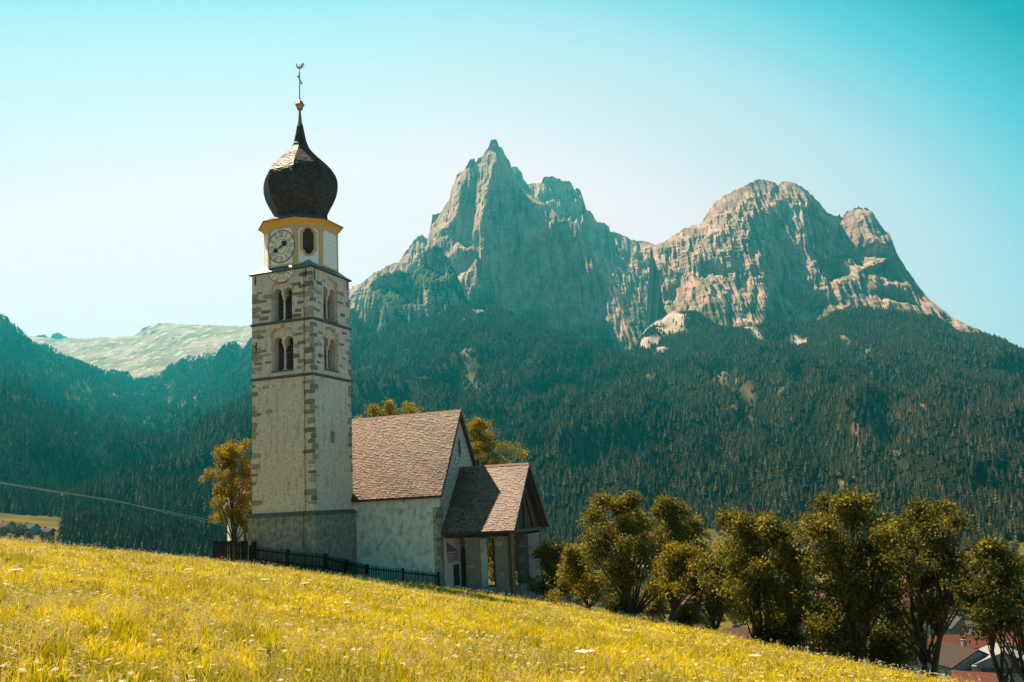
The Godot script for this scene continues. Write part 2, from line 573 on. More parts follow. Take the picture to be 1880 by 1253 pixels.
func materials() -> void:
	var grain := noise_tex(0.02, [], [], 5, 3)
	var rough_grain := noise_tex(0.035, [], [], 5, 8)
	# bare masonry and old render of the tower
	var m := textured("tower_render", noise_tex(0.018, [lin(0.36, 0.295, 0.24), lin(0.50, 0.42, 0.345), lin(0.55, 0.465, 0.385), lin(0.60, 0.51, 0.425)], [0.12, 0.35, 0.6, 0.85], 6, 4), Vector3(0.35, 0.35, 0.35), 0.95, rough_grain, 3.0)
	stains(m, noise_tex(0.02, [lin(0.12, 0.10, 0.08, 0.0), lin(0.12, 0.10, 0.08, 0.0), lin(0.12, 0.10, 0.08, 0.55)], [0.0, 0.62, 0.95], 5, 14), Vector3(0.28, 0.035, 0.28))
	m = textured("plinth_render", noise_tex(0.014, [lin(0.15, 0.145, 0.13), lin(0.22, 0.21, 0.19), lin(0.28, 0.265, 0.24)], [0.2, 0.5, 0.85], 6, 6), Vector3(0.3, 0.3, 0.3), 0.95, rough_grain, 2.0)
	stains(m, noise_tex(0.025, [lin(0.05, 0.05, 0.05, 0.0), lin(0.05, 0.05, 0.05, 0.0), lin(0.05, 0.05, 0.05, 0.75)], [0.0, 0.5, 0.85], 5, 15), Vector3(0.5, 0.07, 0.5))
	m = textured("nave_render", noise_tex(0.012, [lin(0.50, 0.50, 0.455), lin(0.60, 0.595, 0.545), lin(0.66, 0.65, 0.60)], [0.2, 0.5, 0.8], 5, 7), Vector3(0.25, 0.25, 0.25), 0.92, grain, 1.5)
	stains(m, noise_tex(0.016, [lin(0.18, 0.18, 0.155, 0.0), lin(0.18, 0.18, 0.155, 0.0), lin(0.17, 0.17, 0.145, 0.62)], [0.0, 0.58, 0.9], 6, 16), Vector3(0.22, 0.12, 0.22))
	m = textured("gable_render", noise_tex(0.02, [lin(0.20, 0.20, 0.175), lin(0.38, 0.375, 0.33), lin(0.48, 0.47, 0.42)], [0.25, 0.5, 0.8], 5, 9), Vector3(0.35, 0.35, 0.35), 0.95, rough_grain, 3.0)
	stains(m, noise_tex(0.05, [lin(0.09, 0.09, 0.08, 0.0), lin(0.09, 0.09, 0.08, 0.0), lin(0.09, 0.09, 0.08, 0.8)], [0.0, 0.5, 0.7], 5, 17), Vector3(0.4, 0.4, 0.4))
	for i in 4:
		var k: float = [1.5, 1.9, 2.4, 2.9][i]
		textured("quoin_stone_%d" % i, noise_tex(0.03, [lin(0.085 * k, 0.072 * k, 0.06 * k), lin(0.125 * k, 0.105 * k, 0.088 * k)], [0.3, 0.7], 4, 20 + i, FastNoiseLite.TYPE_SIMPLEX_SMOOTH, 256), Vector3(0.8, 0.8, 0.8), 0.95, rough_grain, 2.5)
	textured("pillar_stone", noise_tex(0.03, [lin(0.10, 0.085, 0.075), lin(0.17, 0.15, 0.135), lin(0.24, 0.21, 0.19)], [0.25, 0.5, 0.8], 5, 30), Vector3(0.5, 0.5, 0.5), 0.95, rough_grain, 2.5)
	textured("string_stone", noise_tex(0.03, [lin(0.06, 0.06, 0.055), lin(0.12, 0.115, 0.10)], [0.3, 0.7], 4, 31), Vector3(0.8, 0.8, 0.8), 0.9)
	textured("lime_wash", noise_tex(0.02, [lin(0.62, 0.60, 0.55), lin(0.72, 0.70, 0.64)], [0.3, 0.7], 4, 32), Vector3(0.4, 0.4, 0.4), 0.9, grain, 0.6)
	textured("ochre_paint", noise_tex(0.02, [lin(0.42, 0.27, 0.13), lin(0.54, 0.37, 0.20)], [0.3, 0.7], 4, 33), Vector3(0.5, 0.5, 0.5), 0.9)
	textured("yellow_paint", noise_tex(0.02, [lin(0.56, 0.29, 0.035), lin(0.66, 0.37, 0.06)], [0.3, 0.7], 4, 34), Vector3(0.5, 0.5, 0.5), 0.85)
	mat("red_line", lin(0.20, 0.075, 0.055), 0.8)
	mat("dial_paint", lin(0.68, 0.60, 0.50), 0.85)
	mat("numeral_paint", lin(0.10, 0.105, 0.10), 0.8)
	mat("iron", lin(0.018, 0.02, 0.022), 0.55, 0.4)
	mat("gilt", lin(0.30, 0.19, 0.085), 0.42, 0.7)
	mat("pale_metal", lin(0.42, 0.34, 0.25), 0.5, 0.1)
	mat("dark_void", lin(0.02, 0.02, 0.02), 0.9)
	mat("lead", lin(0.10, 0.17, 0.17), 0.6, 0.25)
	mat("roof_board", lin(0.055, 0.045, 0.04), 0.85)
	m = textured("timber", noise_tex(0.03, [lin(0.035, 0.028, 0.024), lin(0.075, 0.058, 0.046)], [0.3, 0.7], 4, 40), Vector3(2.0, 0.25, 2.0), 0.85)
	textured("warm_timber", noise_tex(0.03, [lin(0.13, 0.075, 0.05), lin(0.22, 0.13, 0.085)], [0.3, 0.7], 4, 41), Vector3(3.0, 0.3, 3.0), 0.8)
	m = textured("fence_wood", noise_tex(0.03, [lin(0.010, 0.010, 0.011), lin(0.024, 0.022, 0.022)], [0.3, 0.7], 4, 42), Vector3(3.0, 0.4, 3.0), 0.85)
	m.metallic_specular = 0.08
	textured("fresco_red", noise_tex(0.03, [lin(0.20, 0.11, 0.09), lin(0.30, 0.17, 0.14)], [0.3, 0.7], 4, 43), Vector3(0.8, 0.8, 0.8), 0.9)
	m = mat("shingle", Color.WHITE, 0.55)
	m.vertex_color_use_as_albedo = true
	m.metallic_specular = 0.3
	m = mat("rock", Color.WHITE, 0.95)
	m.metallic_specular = 0.15
	m.vertex_color_use_as_albedo = true
	m.albedo_texture = noise_tex(0.03, [Color(0.78, 0.78, 0.78), Color(1, 1, 1), Color(1, 1, 1)], [0.25, 0.6, 1.0], 6, 50)
	m.uv1_triplanar = true
	m.uv1_scale = Vector3(0.012, 0.006, 0.012)
	m = mat("soil", Color.WHITE, 0.95)
	m.metallic_specular = 0.08
	m.vertex_color_use_as_albedo = true
	m = mat("needles", Color.WHITE, 0.9)
	m.metallic_specular = 0.12
	m.vertex_color_use_as_albedo = true
	m.cull_mode = BaseMaterial3D.CULL_DISABLED
	m = mat("leaf", Color.WHITE, 0.5)
	m.vertex_color_use_as_albedo = true
	m.cull_mode = BaseMaterial3D.CULL_DISABLED
	m.backlight_enabled = true
	m.backlight = Color(1.0, 1.0, 1.0)
	m.metallic_specular = 0.3
	m = mat("blade", Color.WHITE, 0.6)
	m.metallic_specular = 0.1
	m.vertex_color_use_as_albedo = true
	m.cull_mode = BaseMaterial3D.CULL_DISABLED
	m.backlight_enabled = true
	m.backlight = Color(0.85, 0.85, 0.85)
	m = mat("petal", lin(0.62, 0.56, 0.46), 0.7)
	m.cull_mode = BaseMaterial3D.CULL_DISABLED
	m.backlight_enabled = true
	m.backlight = Color(0.5, 0.5, 0.5)
	mat("stalk", lin(0.12, 0.11, 0.03), 0.8)
	textured("bark", noise_tex(0.04, [lin(0.028, 0.023, 0.018), lin(0.075, 0.06, 0.045)], [0.3, 0.7], 5, 60), Vector3(1.2, 0.3, 1.2), 0.95, rough_grain, 4.0)
	mat("cable_steel", lin(0.45, 0.45, 0.43), 0.4, 0.5)


# ------------------------------------------------------------------ mountains, valley
func landscape() -> void:
	var pts := []
	for q in [
		Vector3(-57, -14, -55), Vector3(-37, -14, -55), Vector3(-27, -16, -55), Vector3(-15, -22, -55), Vector3(-2, -38, -55), Vector3(10, -40, -55), Vector3(23, -42, -55), Vector3(49, -42, -55),
		Vector3(-160, -12, -150), Vector3(-104, -12, -150), Vector3(-74, -14, -150), Vector3(-42, -25, -150), Vector3(-3, -40, -150), Vector3(34, -48, -150), Vector3(73, -50, -150), Vector3(148, -50, -150),
		Vector3(-321, -10, -300), Vector3(-209, -10, -300), Vector3(-148, -12, -300), Vector3(-84, -22, -300), Vector3(-5, -42, -300), Vector3(72, -51, -300), Vector3(153, -52, -300), Vector3(308, -52, -300),
		Vector3(-7, -44, -500), Vector3(124, -51, -500), Vector3(261, -51, -500), Vector3(523, -50, -500), Vector3(-9, -46, -800), Vector3(100, -48, -830), Vector3(214, -50, -850), Vector3(337, -48, -850),
		Vector3(434, -42, -820), Vector3(846, -40, -800), Vector3(-539, 11, -500), Vector3(-350, 1, -500), Vector3(-277, -3, -500), Vector3(-248, -9, -500), Vector3(-204, -13, -500), Vector3(-177, -19, -550),
		Vector3(-138, -24, -600), Vector3(-101, -32, -680), Vector3(-866, 38, -800), Vector3(-561, 21, -800), Vector3(-444, 12, -800), Vector3(-402, 6, -800), Vector3(-348, 5, -850), Vector3(-290, 9, -900),
		Vector3(-218, 10, -950), Vector3(-114, -12, -1000), Vector3(-1087, 82, -1000), Vector3(-703, 57, -1000), Vector3(-556, 41, -1000), Vector3(-491, 38, -1000), Vector3(-338, 25, -1050), Vector3(-1645, 221, -1500),
		Vector3(-1062, 183, -1500), Vector3(-838, 154, -1500), Vector3(-773, 114, -1550), Vector3(-698, 93, -1600), Vector3(-610, 103, -1600), Vector3(-516, 131, -1600), Vector3(-342, 129, -1500), Vector3(-167, 85, -1500),
		Vector3(-633, 143, -1800), Vector3(-559, 204, -1950), Vector3(-739, 151, -2100), Vector3(-673, 220, -2350), Vector3(-1021, 234, -2450), Vector3(-1456, 449, -3600), Vector3(-814, 125, -1850), Vector3(-3344, 829, -3000),
		Vector3(-2223, 774, -3100), Vector3(-1835, 726, -3250), Vector3(-1787, 663, -3350), Vector3(-1727, 606, -3450), Vector3(-1653, 568, -3650), Vector3(-1605, 574, -3800), Vector3(-1574, 541, -3900), Vector3(-1433, 430, -2550),
		Vector3(-1746, 461, -2450), Vector3(-1336, 365, -2700), Vector3(-1171, 246, -1650), Vector3(-941, 231, -1680), Vector3(-1312, 264, -1850), Vector3(-1053, 247, -1880), Vector3(-885, 199, -1690), Vector3(-995, 217, -1900),
		Vector3(-809, 148, -1680), Vector3(-939, 179, -1950), Vector3(-1082, 246, -2300), Vector3(-1253, 331, -2900), Vector3(-1399, 416, -3350), Vector3(-1544, 599, -4050), Vector3(-1467, 639, -3950), Vector3(-1381, 637, -3850),
		Vector3(-1230, 627, -3700), Vector3(-1094, 634, -3550), Vector3(-974, 620, -3400), Vector3(-693, 595, -3050), Vector3(-480, 585, -2750), Vector3(-1220, 421, -3350), Vector3(-1001, 396, -3100), Vector3(-1145, 335, -3000),
		Vector3(-490, 287, -2150), Vector3(-390, 328, -2200), Vector3(-369, 505, -2580), Vector3(-294, 519, -2590), Vector3(-224, 549, -2600), Vector3(-159, 570, -2640), Vector3(-110, 575, -2660), Vector3(-81, 563, -2640),
		Vector3(-26, 549, -2620), Vector3(28, 517, -2570), Vector3(105, 470, -2500), Vector3(175, 426, -2430), Vector3(264, 360, -2330), Vector3(330, 330, -2300), Vector3(373, 322, -2300), Vector3(-208, 242, -1900),
		Vector3(-50, 264, -1950), Vector3(128, 203, -1900), Vector3(285, 162, -1800), Vector3(-129, 26, -1150), Vector3(29, -9, -1150), Vector3(196, -10, -1150), Vector3(430, -2, -1150), Vector3(590, 2, -1100),
		Vector3(1173, -15, -1100), Vector3(451, 181, -1850), Vector3(733, 195, -1900), Vector3(1014, 152, -1850), Vector3(2006, 113, -1850), Vector3(389, 415, -2560), Vector3(437, 522, -2800), Vector3(498, 622, -3060),
		Vector3(522, 602, -3000), Vector3(478, 484, -2700), Vector3(427, 400, -2480), Vector3(489, 496, -2680), Vector3(532, 539, -2740), Vector3(610, 534, -2760), Vector3(635, 509, -2720), Vector3(666, 480, -2680),
		Vector3(701, 456, -2620), Vector3(724, 430, -2580), Vector3(763, 418, -2560), Vector3(821, 435, -2600), Vector3(883, 505, -2680), Vector3(932, 510, -2700), Vector3(1000, 524, -2720), Vector3(1063, 526, -2720),
		Vector3(1102, 523, -2700), Vector3(1144, 494, -2650), Vector3(1185, 472, -2600), Vector3(1229, 438, -2530), Vector3(1261, 401, -2480), Vector3(1283, 374, -2430), Vector3(1283, 333, -2380), Vector3(1307, 319, -2350),
		Vector3(1433, 249, -2300), Vector3(2504, 181, -2300), Vector3(655, 375, -2400), Vector3(809, 358, -2350), Vector3(976, 350, -2350), Vector3(-31, 565, -2900), Vector3(28, 532, -2850), Vector3(113, 477, -2760),
		Vector3(191, 430, -2680), Vector3(246, 389, -2620), Vector3(287, 356, -2560), Vector3(274, 462, -2900), Vector3(120, 496, -2950), Vector3(214, 471, -3050), Vector3(359, 440, -2900), Vector3(356, 324, -2500),
		Vector3(322, 326, -2450), Vector3(-4680, 700, -5200), Vector3(-2860, 700, -5200), Vector3(-1560, 650, -5200), Vector3(-520, 700, -5200), Vector3(-350, 560, -3500), Vector3(520, 600, -5200), Vector3(1820, 600, -5200),
		Vector3(5720, 400, -5200), Vector3(350, 500, -3500), Vector3(700, 600, -3500), Vector3(1225, 400, -3500), Vector3(2040, 250, -3400), Vector3(3740, 200, -3400)]:
		pts.append(Vector3(2.0 * q.x / -q.z, log(-q.z), q.y))
	terrain = sampled(pts, 260, 2)
	# the valley, its wooded slopes and the foot of the mountains: one sheet from the hilltop to behind the peaks
	var nx := 280
	var ny := 340
	var pos := PackedVector3Array()
	var col := PackedColorArray()
	for iy in ny:
		var d := 62.0 * pow(5100.0 / 62.0, float(iy) / (ny - 1))
		for ix in nx:
			var x := d * lerpf(-0.95, 0.95, float(ix) / (nx - 1))
			var y := valley_y(x, d)
			pos.append(Vector3(x, y, -d))
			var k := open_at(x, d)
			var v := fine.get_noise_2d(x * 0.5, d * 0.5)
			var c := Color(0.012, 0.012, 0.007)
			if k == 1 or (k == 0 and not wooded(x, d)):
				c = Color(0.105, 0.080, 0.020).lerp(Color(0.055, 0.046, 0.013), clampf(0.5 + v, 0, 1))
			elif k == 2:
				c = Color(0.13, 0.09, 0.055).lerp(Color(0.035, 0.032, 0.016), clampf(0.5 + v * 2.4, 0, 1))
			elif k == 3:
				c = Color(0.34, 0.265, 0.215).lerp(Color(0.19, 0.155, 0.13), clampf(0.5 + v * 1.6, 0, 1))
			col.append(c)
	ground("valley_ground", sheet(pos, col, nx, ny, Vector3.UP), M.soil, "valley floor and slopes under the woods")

	massif("mountain_wall", "rock towers and wall behind the pointed peak", [
		Vector3(-10, 1516, -4017), Vector3(35, 1525, -4021), Vector3(62, 1517, -4010), Vector3(83, 1486, -4001), Vector3(89, 1455, -4000), Vector3(105, 1431, -4002), Vector3(137, 1433, -4003), Vector3(170, 1426, -3975),
		Vector3(176, 1443, -3954), Vector3(217, 1443, -3945), Vector3(246, 1431, -3951), Vector3(263, 1422, -3957), Vector3(289, 1417, -3947), Vector3(300, 1403, -3952), Vector3(312, 1376, -3970), Vector3(325, 1381, -3936),
		Vector3(335, 1368, -3924), Vector3(345, 1329, -3929), Vector3(356, 1261, -3908), Vector3(369, 1254, -3888), Vector3(380, 1237, -3891), Vector3(397, 1201, -3898), Vector3(425, 1206, -3909), Vector3(449, 1188, -3903),
		Vector3(452, 1163, -3904), Vector3(504, 1144, -3908), Vector3(544, 1115, -3899), Vector3(585, 1113, -3908), Vector3(616, 1100, -3896), Vector3(641, 1077, -3870), Vector3(689, 1064, -3866)], [
		Vector3(381, 991, -3764), Vector3(436, 879, -3698), Vector3(487, 770, -3632), Vector3(588, 746, -3607), Vector3(647, 931, -3766), Vector3(570, 992, -3804), Vector3(190, 1208, -3816), Vector3(279, 1150, -3798),
		Vector3(115, 1315, -3903), Vector3(-36, 799, -3642), Vector3(231, 627, -3508), Vector3(422, 517, -3412), Vector3(591, 506, -3392), Vector3(648, 760, -3622), Vector3(-20, 1238, -3876)], [
		Vector3(-32, 898, -3678), Vector3(245, 774, -3592), Vector3(436, 611, -3478), Vector3(580, 554, -3430)], 300, 240, 20.0, 3.0, "rock")
	massif("mountain_peak", "tall pointed rock peak in the middle", [
		Vector3(-600, 829, -3369), Vector3(-540, 838, -3316), Vector3(-492, 864, -3282), Vector3(-438, 875, -3238), Vector3(-392, 878, -3207), Vector3(-364, 909, -3202), Vector3(-327, 944, -3167), Vector3(-294, 957, -3144),
		Vector3(-277, 939, -3146), Vector3(-265, 984, -3132), Vector3(-257, 1021, -3125), Vector3(-221, 1024, -3104), Vector3(-197, 1056, -3089), Vector3(-179, 1104, -3072), Vector3(-160, 1138, -3057), Vector3(-123, 1160, -3032),
		Vector3(-109, 1174, -3015), Vector3(-99, 1181, -3008), Vector3(-93, 1164, -3021), Vector3(-76, 1176, -2998), Vector3(-44, 1202, -2974), Vector3(-34, 1221, -2955), Vector3(-26, 1222, -2950), Vector3(-17, 1212, -2951),
		Vector3(-11, 1203, -2963), Vector3(-2, 1194, -2974), Vector3(14, 1164, -3000), Vector3(26, 1143, -3013), Vector3(32, 1109, -3017), Vector3(56, 1063, -3008), Vector3(87, 1032, -2996), Vector3(148, 979, -2971),
		Vector3(207, 918, -2938), Vector3(256, 846, -2906), Vector3(278, 757, -2866), Vector3(294, 679, -2826), Vector3(328, 611, -2784), Vector3(344, 532, -2723), Vector3(369, 444, -2654), Vector3(384, 404, -2620),
		Vector3(392, 386, -2607)], [
		Vector3(-23, 1120, -2916), Vector3(-55, 1025, -2882), Vector3(-78, 916, -2856), Vector3(-74, 803, -2841), Vector3(-92, 711, -2824), Vector3(-125, 646, -2802), Vector3(-98, 1072, -2981), Vector3(-110, 954, -2971),
		Vector3(-131, 855, -2949), Vector3(-157, 756, -2921), Vector3(-139, 1074, -2981), Vector3(-164, 952, -2956), Vector3(-191, 819, -2944), Vector3(-231, 923, -3034), Vector3(-158, 833, -2900), Vector3(-127, 736, -2846),
		Vector3(-148, 699, -2836), Vector3(24, 1004, -2916), Vector3(53, 877, -2871), Vector3(82, 760, -2846), Vector3(109, 645, -2811), Vector3(110, 534, -2776), Vector3(220, 756, -2856), Vector3(241, 600, -2796),
		Vector3(259, 481, -2711), Vector3(-2, 819, -2849), Vector3(-8, 689, -2826), Vector3(4, 579, -2801), Vector3(-53, 615, -2796), Vector3(-96, 588, -2780), Vector3(-413, 798, -3186), Vector3(-326, 854, -3116),
		Vector3(-265, 859, -3074), Vector3(-247, 732, -3029), Vector3(-188, 650, -2926), Vector3(-160, 612, -2880), Vector3(-327, 690, -3076), Vector3(-498, 732, -3226), Vector3(-574, 556, -3096), Vector3(-318, 500, -2949),
		Vector3(-117, 458, -2759), Vector3(91, 374, -2709), Vector3(242, 317, -2635), Vector3(372, 280, -2579), Vector3(414, 325, -2581), Vector3(-614, 760, -3326)], [
		Vector3(-574, 556, -3096), Vector3(-318, 517, -2946), Vector3(-115, 507, -2751), Vector3(94, 425, -2721), Vector3(245, 343, -2651), Vector3(374, 297, -2586), Vector3(397, 295, -2586)], 480, 380, 14.0, 5.0, "rock")
	massif("mountain_dome", "broad rounded rock mountain on the right", [
		Vector3(523, 901, -3259), Vector3(540, 901, -3238), Vector3(600, 933, -3225), Vector3(645, 956, -3223), Vector3(707, 974, -3232), Vector3(744, 1029, -3228), Vector3(781, 1064, -3235), Vector3(837, 1095, -3243),
		Vector3(877, 1113, -3247), Vector3(924, 1131, -3250), Vector3(954, 1135, -3250), Vector3(985, 1127, -3255), Vector3(1001, 1114, -3262), Vector3(1027, 1121, -3251), Vector3(1054, 1116, -3241), Vector3(1094, 1082, -3233),
		Vector3(1126, 1046, -3235), Vector3(1162, 1003, -3243), Vector3(1195, 982, -3260), Vector3(1217, 983, -3265), Vector3(1221, 977, -3260), Vector3(1228, 985, -3229), Vector3(1263, 989, -3198), Vector3(1294, 980, -3168),
		Vector3(1300, 964, -3159), Vector3(1304, 943, -3150), Vector3(1318, 872, -3115), Vector3(1323, 867, -3105), Vector3(1325, 794, -3070), Vector3(1337, 719, -3035), Vector3(1351, 643, -2980), Vector3(1360, 596, -2953),
		Vector3(1373, 555, -2905), Vector3(1395, 512, -2868), Vector3(1422, 483, -2840), Vector3(1446, 464, -2821)], [
		Vector3(517, 782, -3156), Vector3(520, 653, -3104), Vector3(552, 627, -3035), Vector3(661, 804, -3051), Vector3(754, 909, -3094), Vector3(638, 641, -2912), Vector3(637, 566, -2857), Vector3(832, 943, -3090),
		Vector3(838, 849, -3036), Vector3(832, 714, -2956), Vector3(796, 586, -2864), Vector3(763, 505, -2800), Vector3(961, 863, -3106), Vector3(982, 777, -3082), Vector3(927, 646, -3002), Vector3(856, 512, -2860),
		Vector3(1000, 1036, -3185), Vector3(941, 908, -3124), Vector3(1072, 1021, -3171), Vector3(1032, 894, -3094), Vector3(1016, 795, -3050), Vector3(1116, 911, -3164), Vector3(1117, 806, -3141), Vector3(1120, 737, -3106),
		Vector3(1020, 712, -2986), Vector3(1030, 643, -2930), Vector3(1077, 576, -2884), Vector3(996, 607, -3004), Vector3(948, 539, -2929), Vector3(1123, 751, -3012), Vector3(1150, 703, -2976), Vector3(1161, 614, -2912),
		Vector3(1208, 905, -3225), Vector3(1233, 808, -3171), Vector3(1260, 733, -3116), Vector3(1238, 594, -3004), Vector3(1257, 930, -3120), Vector3(1254, 836, -3066), Vector3(1259, 744, -3012), Vector3(1255, 656, -2958),
		Vector3(1246, 578, -2894), Vector3(1312, 775, -3066), Vector3(1330, 664, -3008), Vector3(1319, 572, -2924), Vector3(1344, 526, -2878), Vector3(442, 477, -3048), Vector3(519, 437, -2828), Vector3(625, 412, -2708),
		Vector3(711, 362, -2621), Vector3(841, 358, -2641), Vector3(1009, 399, -2748), Vector3(1131, 390, -2728), Vector3(1240, 362, -2690), Vector3(1353, 334, -2651), Vector3(610, 761, -3096), Vector3(750, 726, -2986),
		Vector3(715, 595, -2884)], [
		Vector3(452, 495, -3046), Vector3(524, 457, -2846), Vector3(631, 431, -2726), Vector3(715, 379, -2630), Vector3(846, 375, -2650), Vector3(1014, 417, -2756), Vector3(1136, 407, -2736), Vector3(1246, 379, -2698),
		Vector3(1351, 351, -2660)], 520, 320, 16.5, 4.0, "rock")
	massif("mountain_foothill", "wooded crag at the left foot of the pointed peak", [
		Vector3(-467, 542, -2700), Vector3(-459, 565, -2700), Vector3(-447, 582, -2690), Vector3(-426, 625, -2680), Vector3(-414, 668, -2680), Vector3(-387, 696, -2690), Vector3(-354, 708, -2700), Vector3(-326, 714, -2710),
		Vector3(-312, 702, -2730), Vector3(-291, 707, -2720), Vector3(-271, 733, -2740), Vector3(-262, 758, -2740), Vector3(-247, 788, -2750), Vector3(-224, 800, -2760), Vector3(-207, 794, -2760), Vector3(-189, 769, -2750),
		Vector3(-160, 706, -2730), Vector3(-138, 649, -2710), Vector3(-115, 583, -2690), Vector3(-106, 543, -2680)], [
		Vector3(-386, 589, -2600), Vector3(-345, 585, -2590), Vector3(-366, 532, -2560), Vector3(-311, 592, -2630), Vector3(-300, 607, -2700), Vector3(-304, 663, -2725), Vector3(-247, 656, -2640), Vector3(-228, 579, -2590),
		Vector3(-190, 651, -2630), Vector3(-182, 579, -2600), Vector3(-154, 588, -2650), Vector3(-471, 438, -2620), Vector3(-358, 412, -2490), Vector3(-276, 417, -2550), Vector3(-213, 426, -2530), Vector3(-94, 447, -2600)], [
		Vector3(-451, 449, -2600), Vector3(-359, 428, -2500), Vector3(-276, 434, -2560), Vector3(-213, 443, -2540), Vector3(-106, 463, -2600)], 190, 150, 18.0, 6.0, "wood", 60.0)
	massif("mountain_plateau", "pale far plateau in the haze on the left", [
		Vector3(-3201, 1221, -5800), Vector3(-3138, 1225, -5800), Vector3(-3058, 1217, -5780), Vector3(-3054, 1217, -5800), Vector3(-3040, 1223, -5800), Vector3(-3020, 1226, -5800), Vector3(-2985, 1227, -5800), Vector3(-2963, 1212, -5800),
		Vector3(-2952, 1204, -5800), Vector3(-2936, 1232, -5800), Vector3(-2901, 1237, -5800), Vector3(-2877, 1229, -5800), Vector3(-2858, 1210, -5800), Vector3(-2816, 1197, -5800), Vector3(-2746, 1190, -5800), Vector3(-2677, 1190, -5800),
		Vector3(-2572, 1192, -5800), Vector3(-2551, 1187, -5800), Vector3(-2408, 1191, -5800), Vector3(-2374, 1217, -5800), Vector3(-2350, 1244, -5800), Vector3(-2315, 1250, -5800), Vector3(-2249, 1261, -5800), Vector3(-2120, 1254, -5800),
		Vector3(-2015, 1242, -5800), Vector3(-1837, 1229, -5800), Vector3(-1631, 1215, -5800), Vector3(-1317, 1195, -5800)], [
		Vector3(-2578, 648, -4700), Vector3(-2246, 625, -4650), Vector3(-1894, 602, -4600), Vector3(-1639, 595, -4650), Vector3(-1322, 584, -4700), Vector3(-1071, 572, -4700), Vector3(-2637, 900, -5250), Vector3(-2324, 916, -5250),
		Vector3(-2030, 973, -5300), Vector3(-1729, 998, -5350), Vector3(-2147, 1147, -5600)], [
		Vector3(-2579, 662, -4700), Vector3(-1894, 616, -4600), Vector3(-1071, 586, -4700)], 340, 190, 9.0, 4.0, "alp", 900.0)

	# the hay meadow on the near hilltop
	nx = 150
	ny = 150
	pos = PackedVector3Array()
	col = PackedColorArray()
	for iy in ny:
		var d := lerpf(-4.0, 150.0, pow(float(iy) / (ny - 1), 1.5))
		for ix in nx:
			var x := lerpf(-120.0, 90.0, float(ix) / (nx - 1))
			pos.append(Vector3(x, meadow_y(x, d), -d))
			var v := fine.get_noise_2d(x * 4.0, d * 4.0)
			col.append(Color(0.17, 0.125, 0.018).lerp(Color(0.09, 0.08, 0.015), clampf(0.5 + v, 0, 1)))
	ground("meadow_ground", sheet(pos, col, nx, ny, Vector3.UP), M.soil, "soil of the sloping hay meadow")


func spruce_mesh(sd: int, tiers: int, sides: int) -> ArrayMesh:
	# a spruce of height 1: skirts of drooping boughs with ragged hems
	rng.seed = sd
	var st := mb()
	for t in tiers:
		var f := float(t) / tiers
		var y0 := 0.06 + 0.86 * f
		var r := 0.25 * pow(1.0 - f, 0.9) + 0.012
		var y1 := minf(1.0, y0 + 0.30 * (1.0 - f * 0.45))
		var tw := rng.randf() * TAU
		for k in sides:
			var a := tw + TAU * k / sides
			var b := tw + TAU * (k + 1) / sides
			var mid := (a + b) / 2
			var ra := r * rng.randf_range(0.55, 1.15)
			var tip := Vector3(cos(mid) * ra, y0 - rng.randf_range(0.0, 0.05), sin(mid) * ra)
			var l := Vector3(cos(a) * r * 0.62, y0 + 0.045, sin(a) * r * 0.62)
			var q := Vector3(cos(b) * r * 0.62, y0 + 0.045, sin(b) * r * 0.62)
			var apex := Vector3(rng.randf_range(-0.008, 0.008), y1, rng.randf_range(-0.008, 0.008))
			tri(st, apex, l, tip, l + tip)
			tri(st, apex, tip, q, q + tip)
	return done(st)

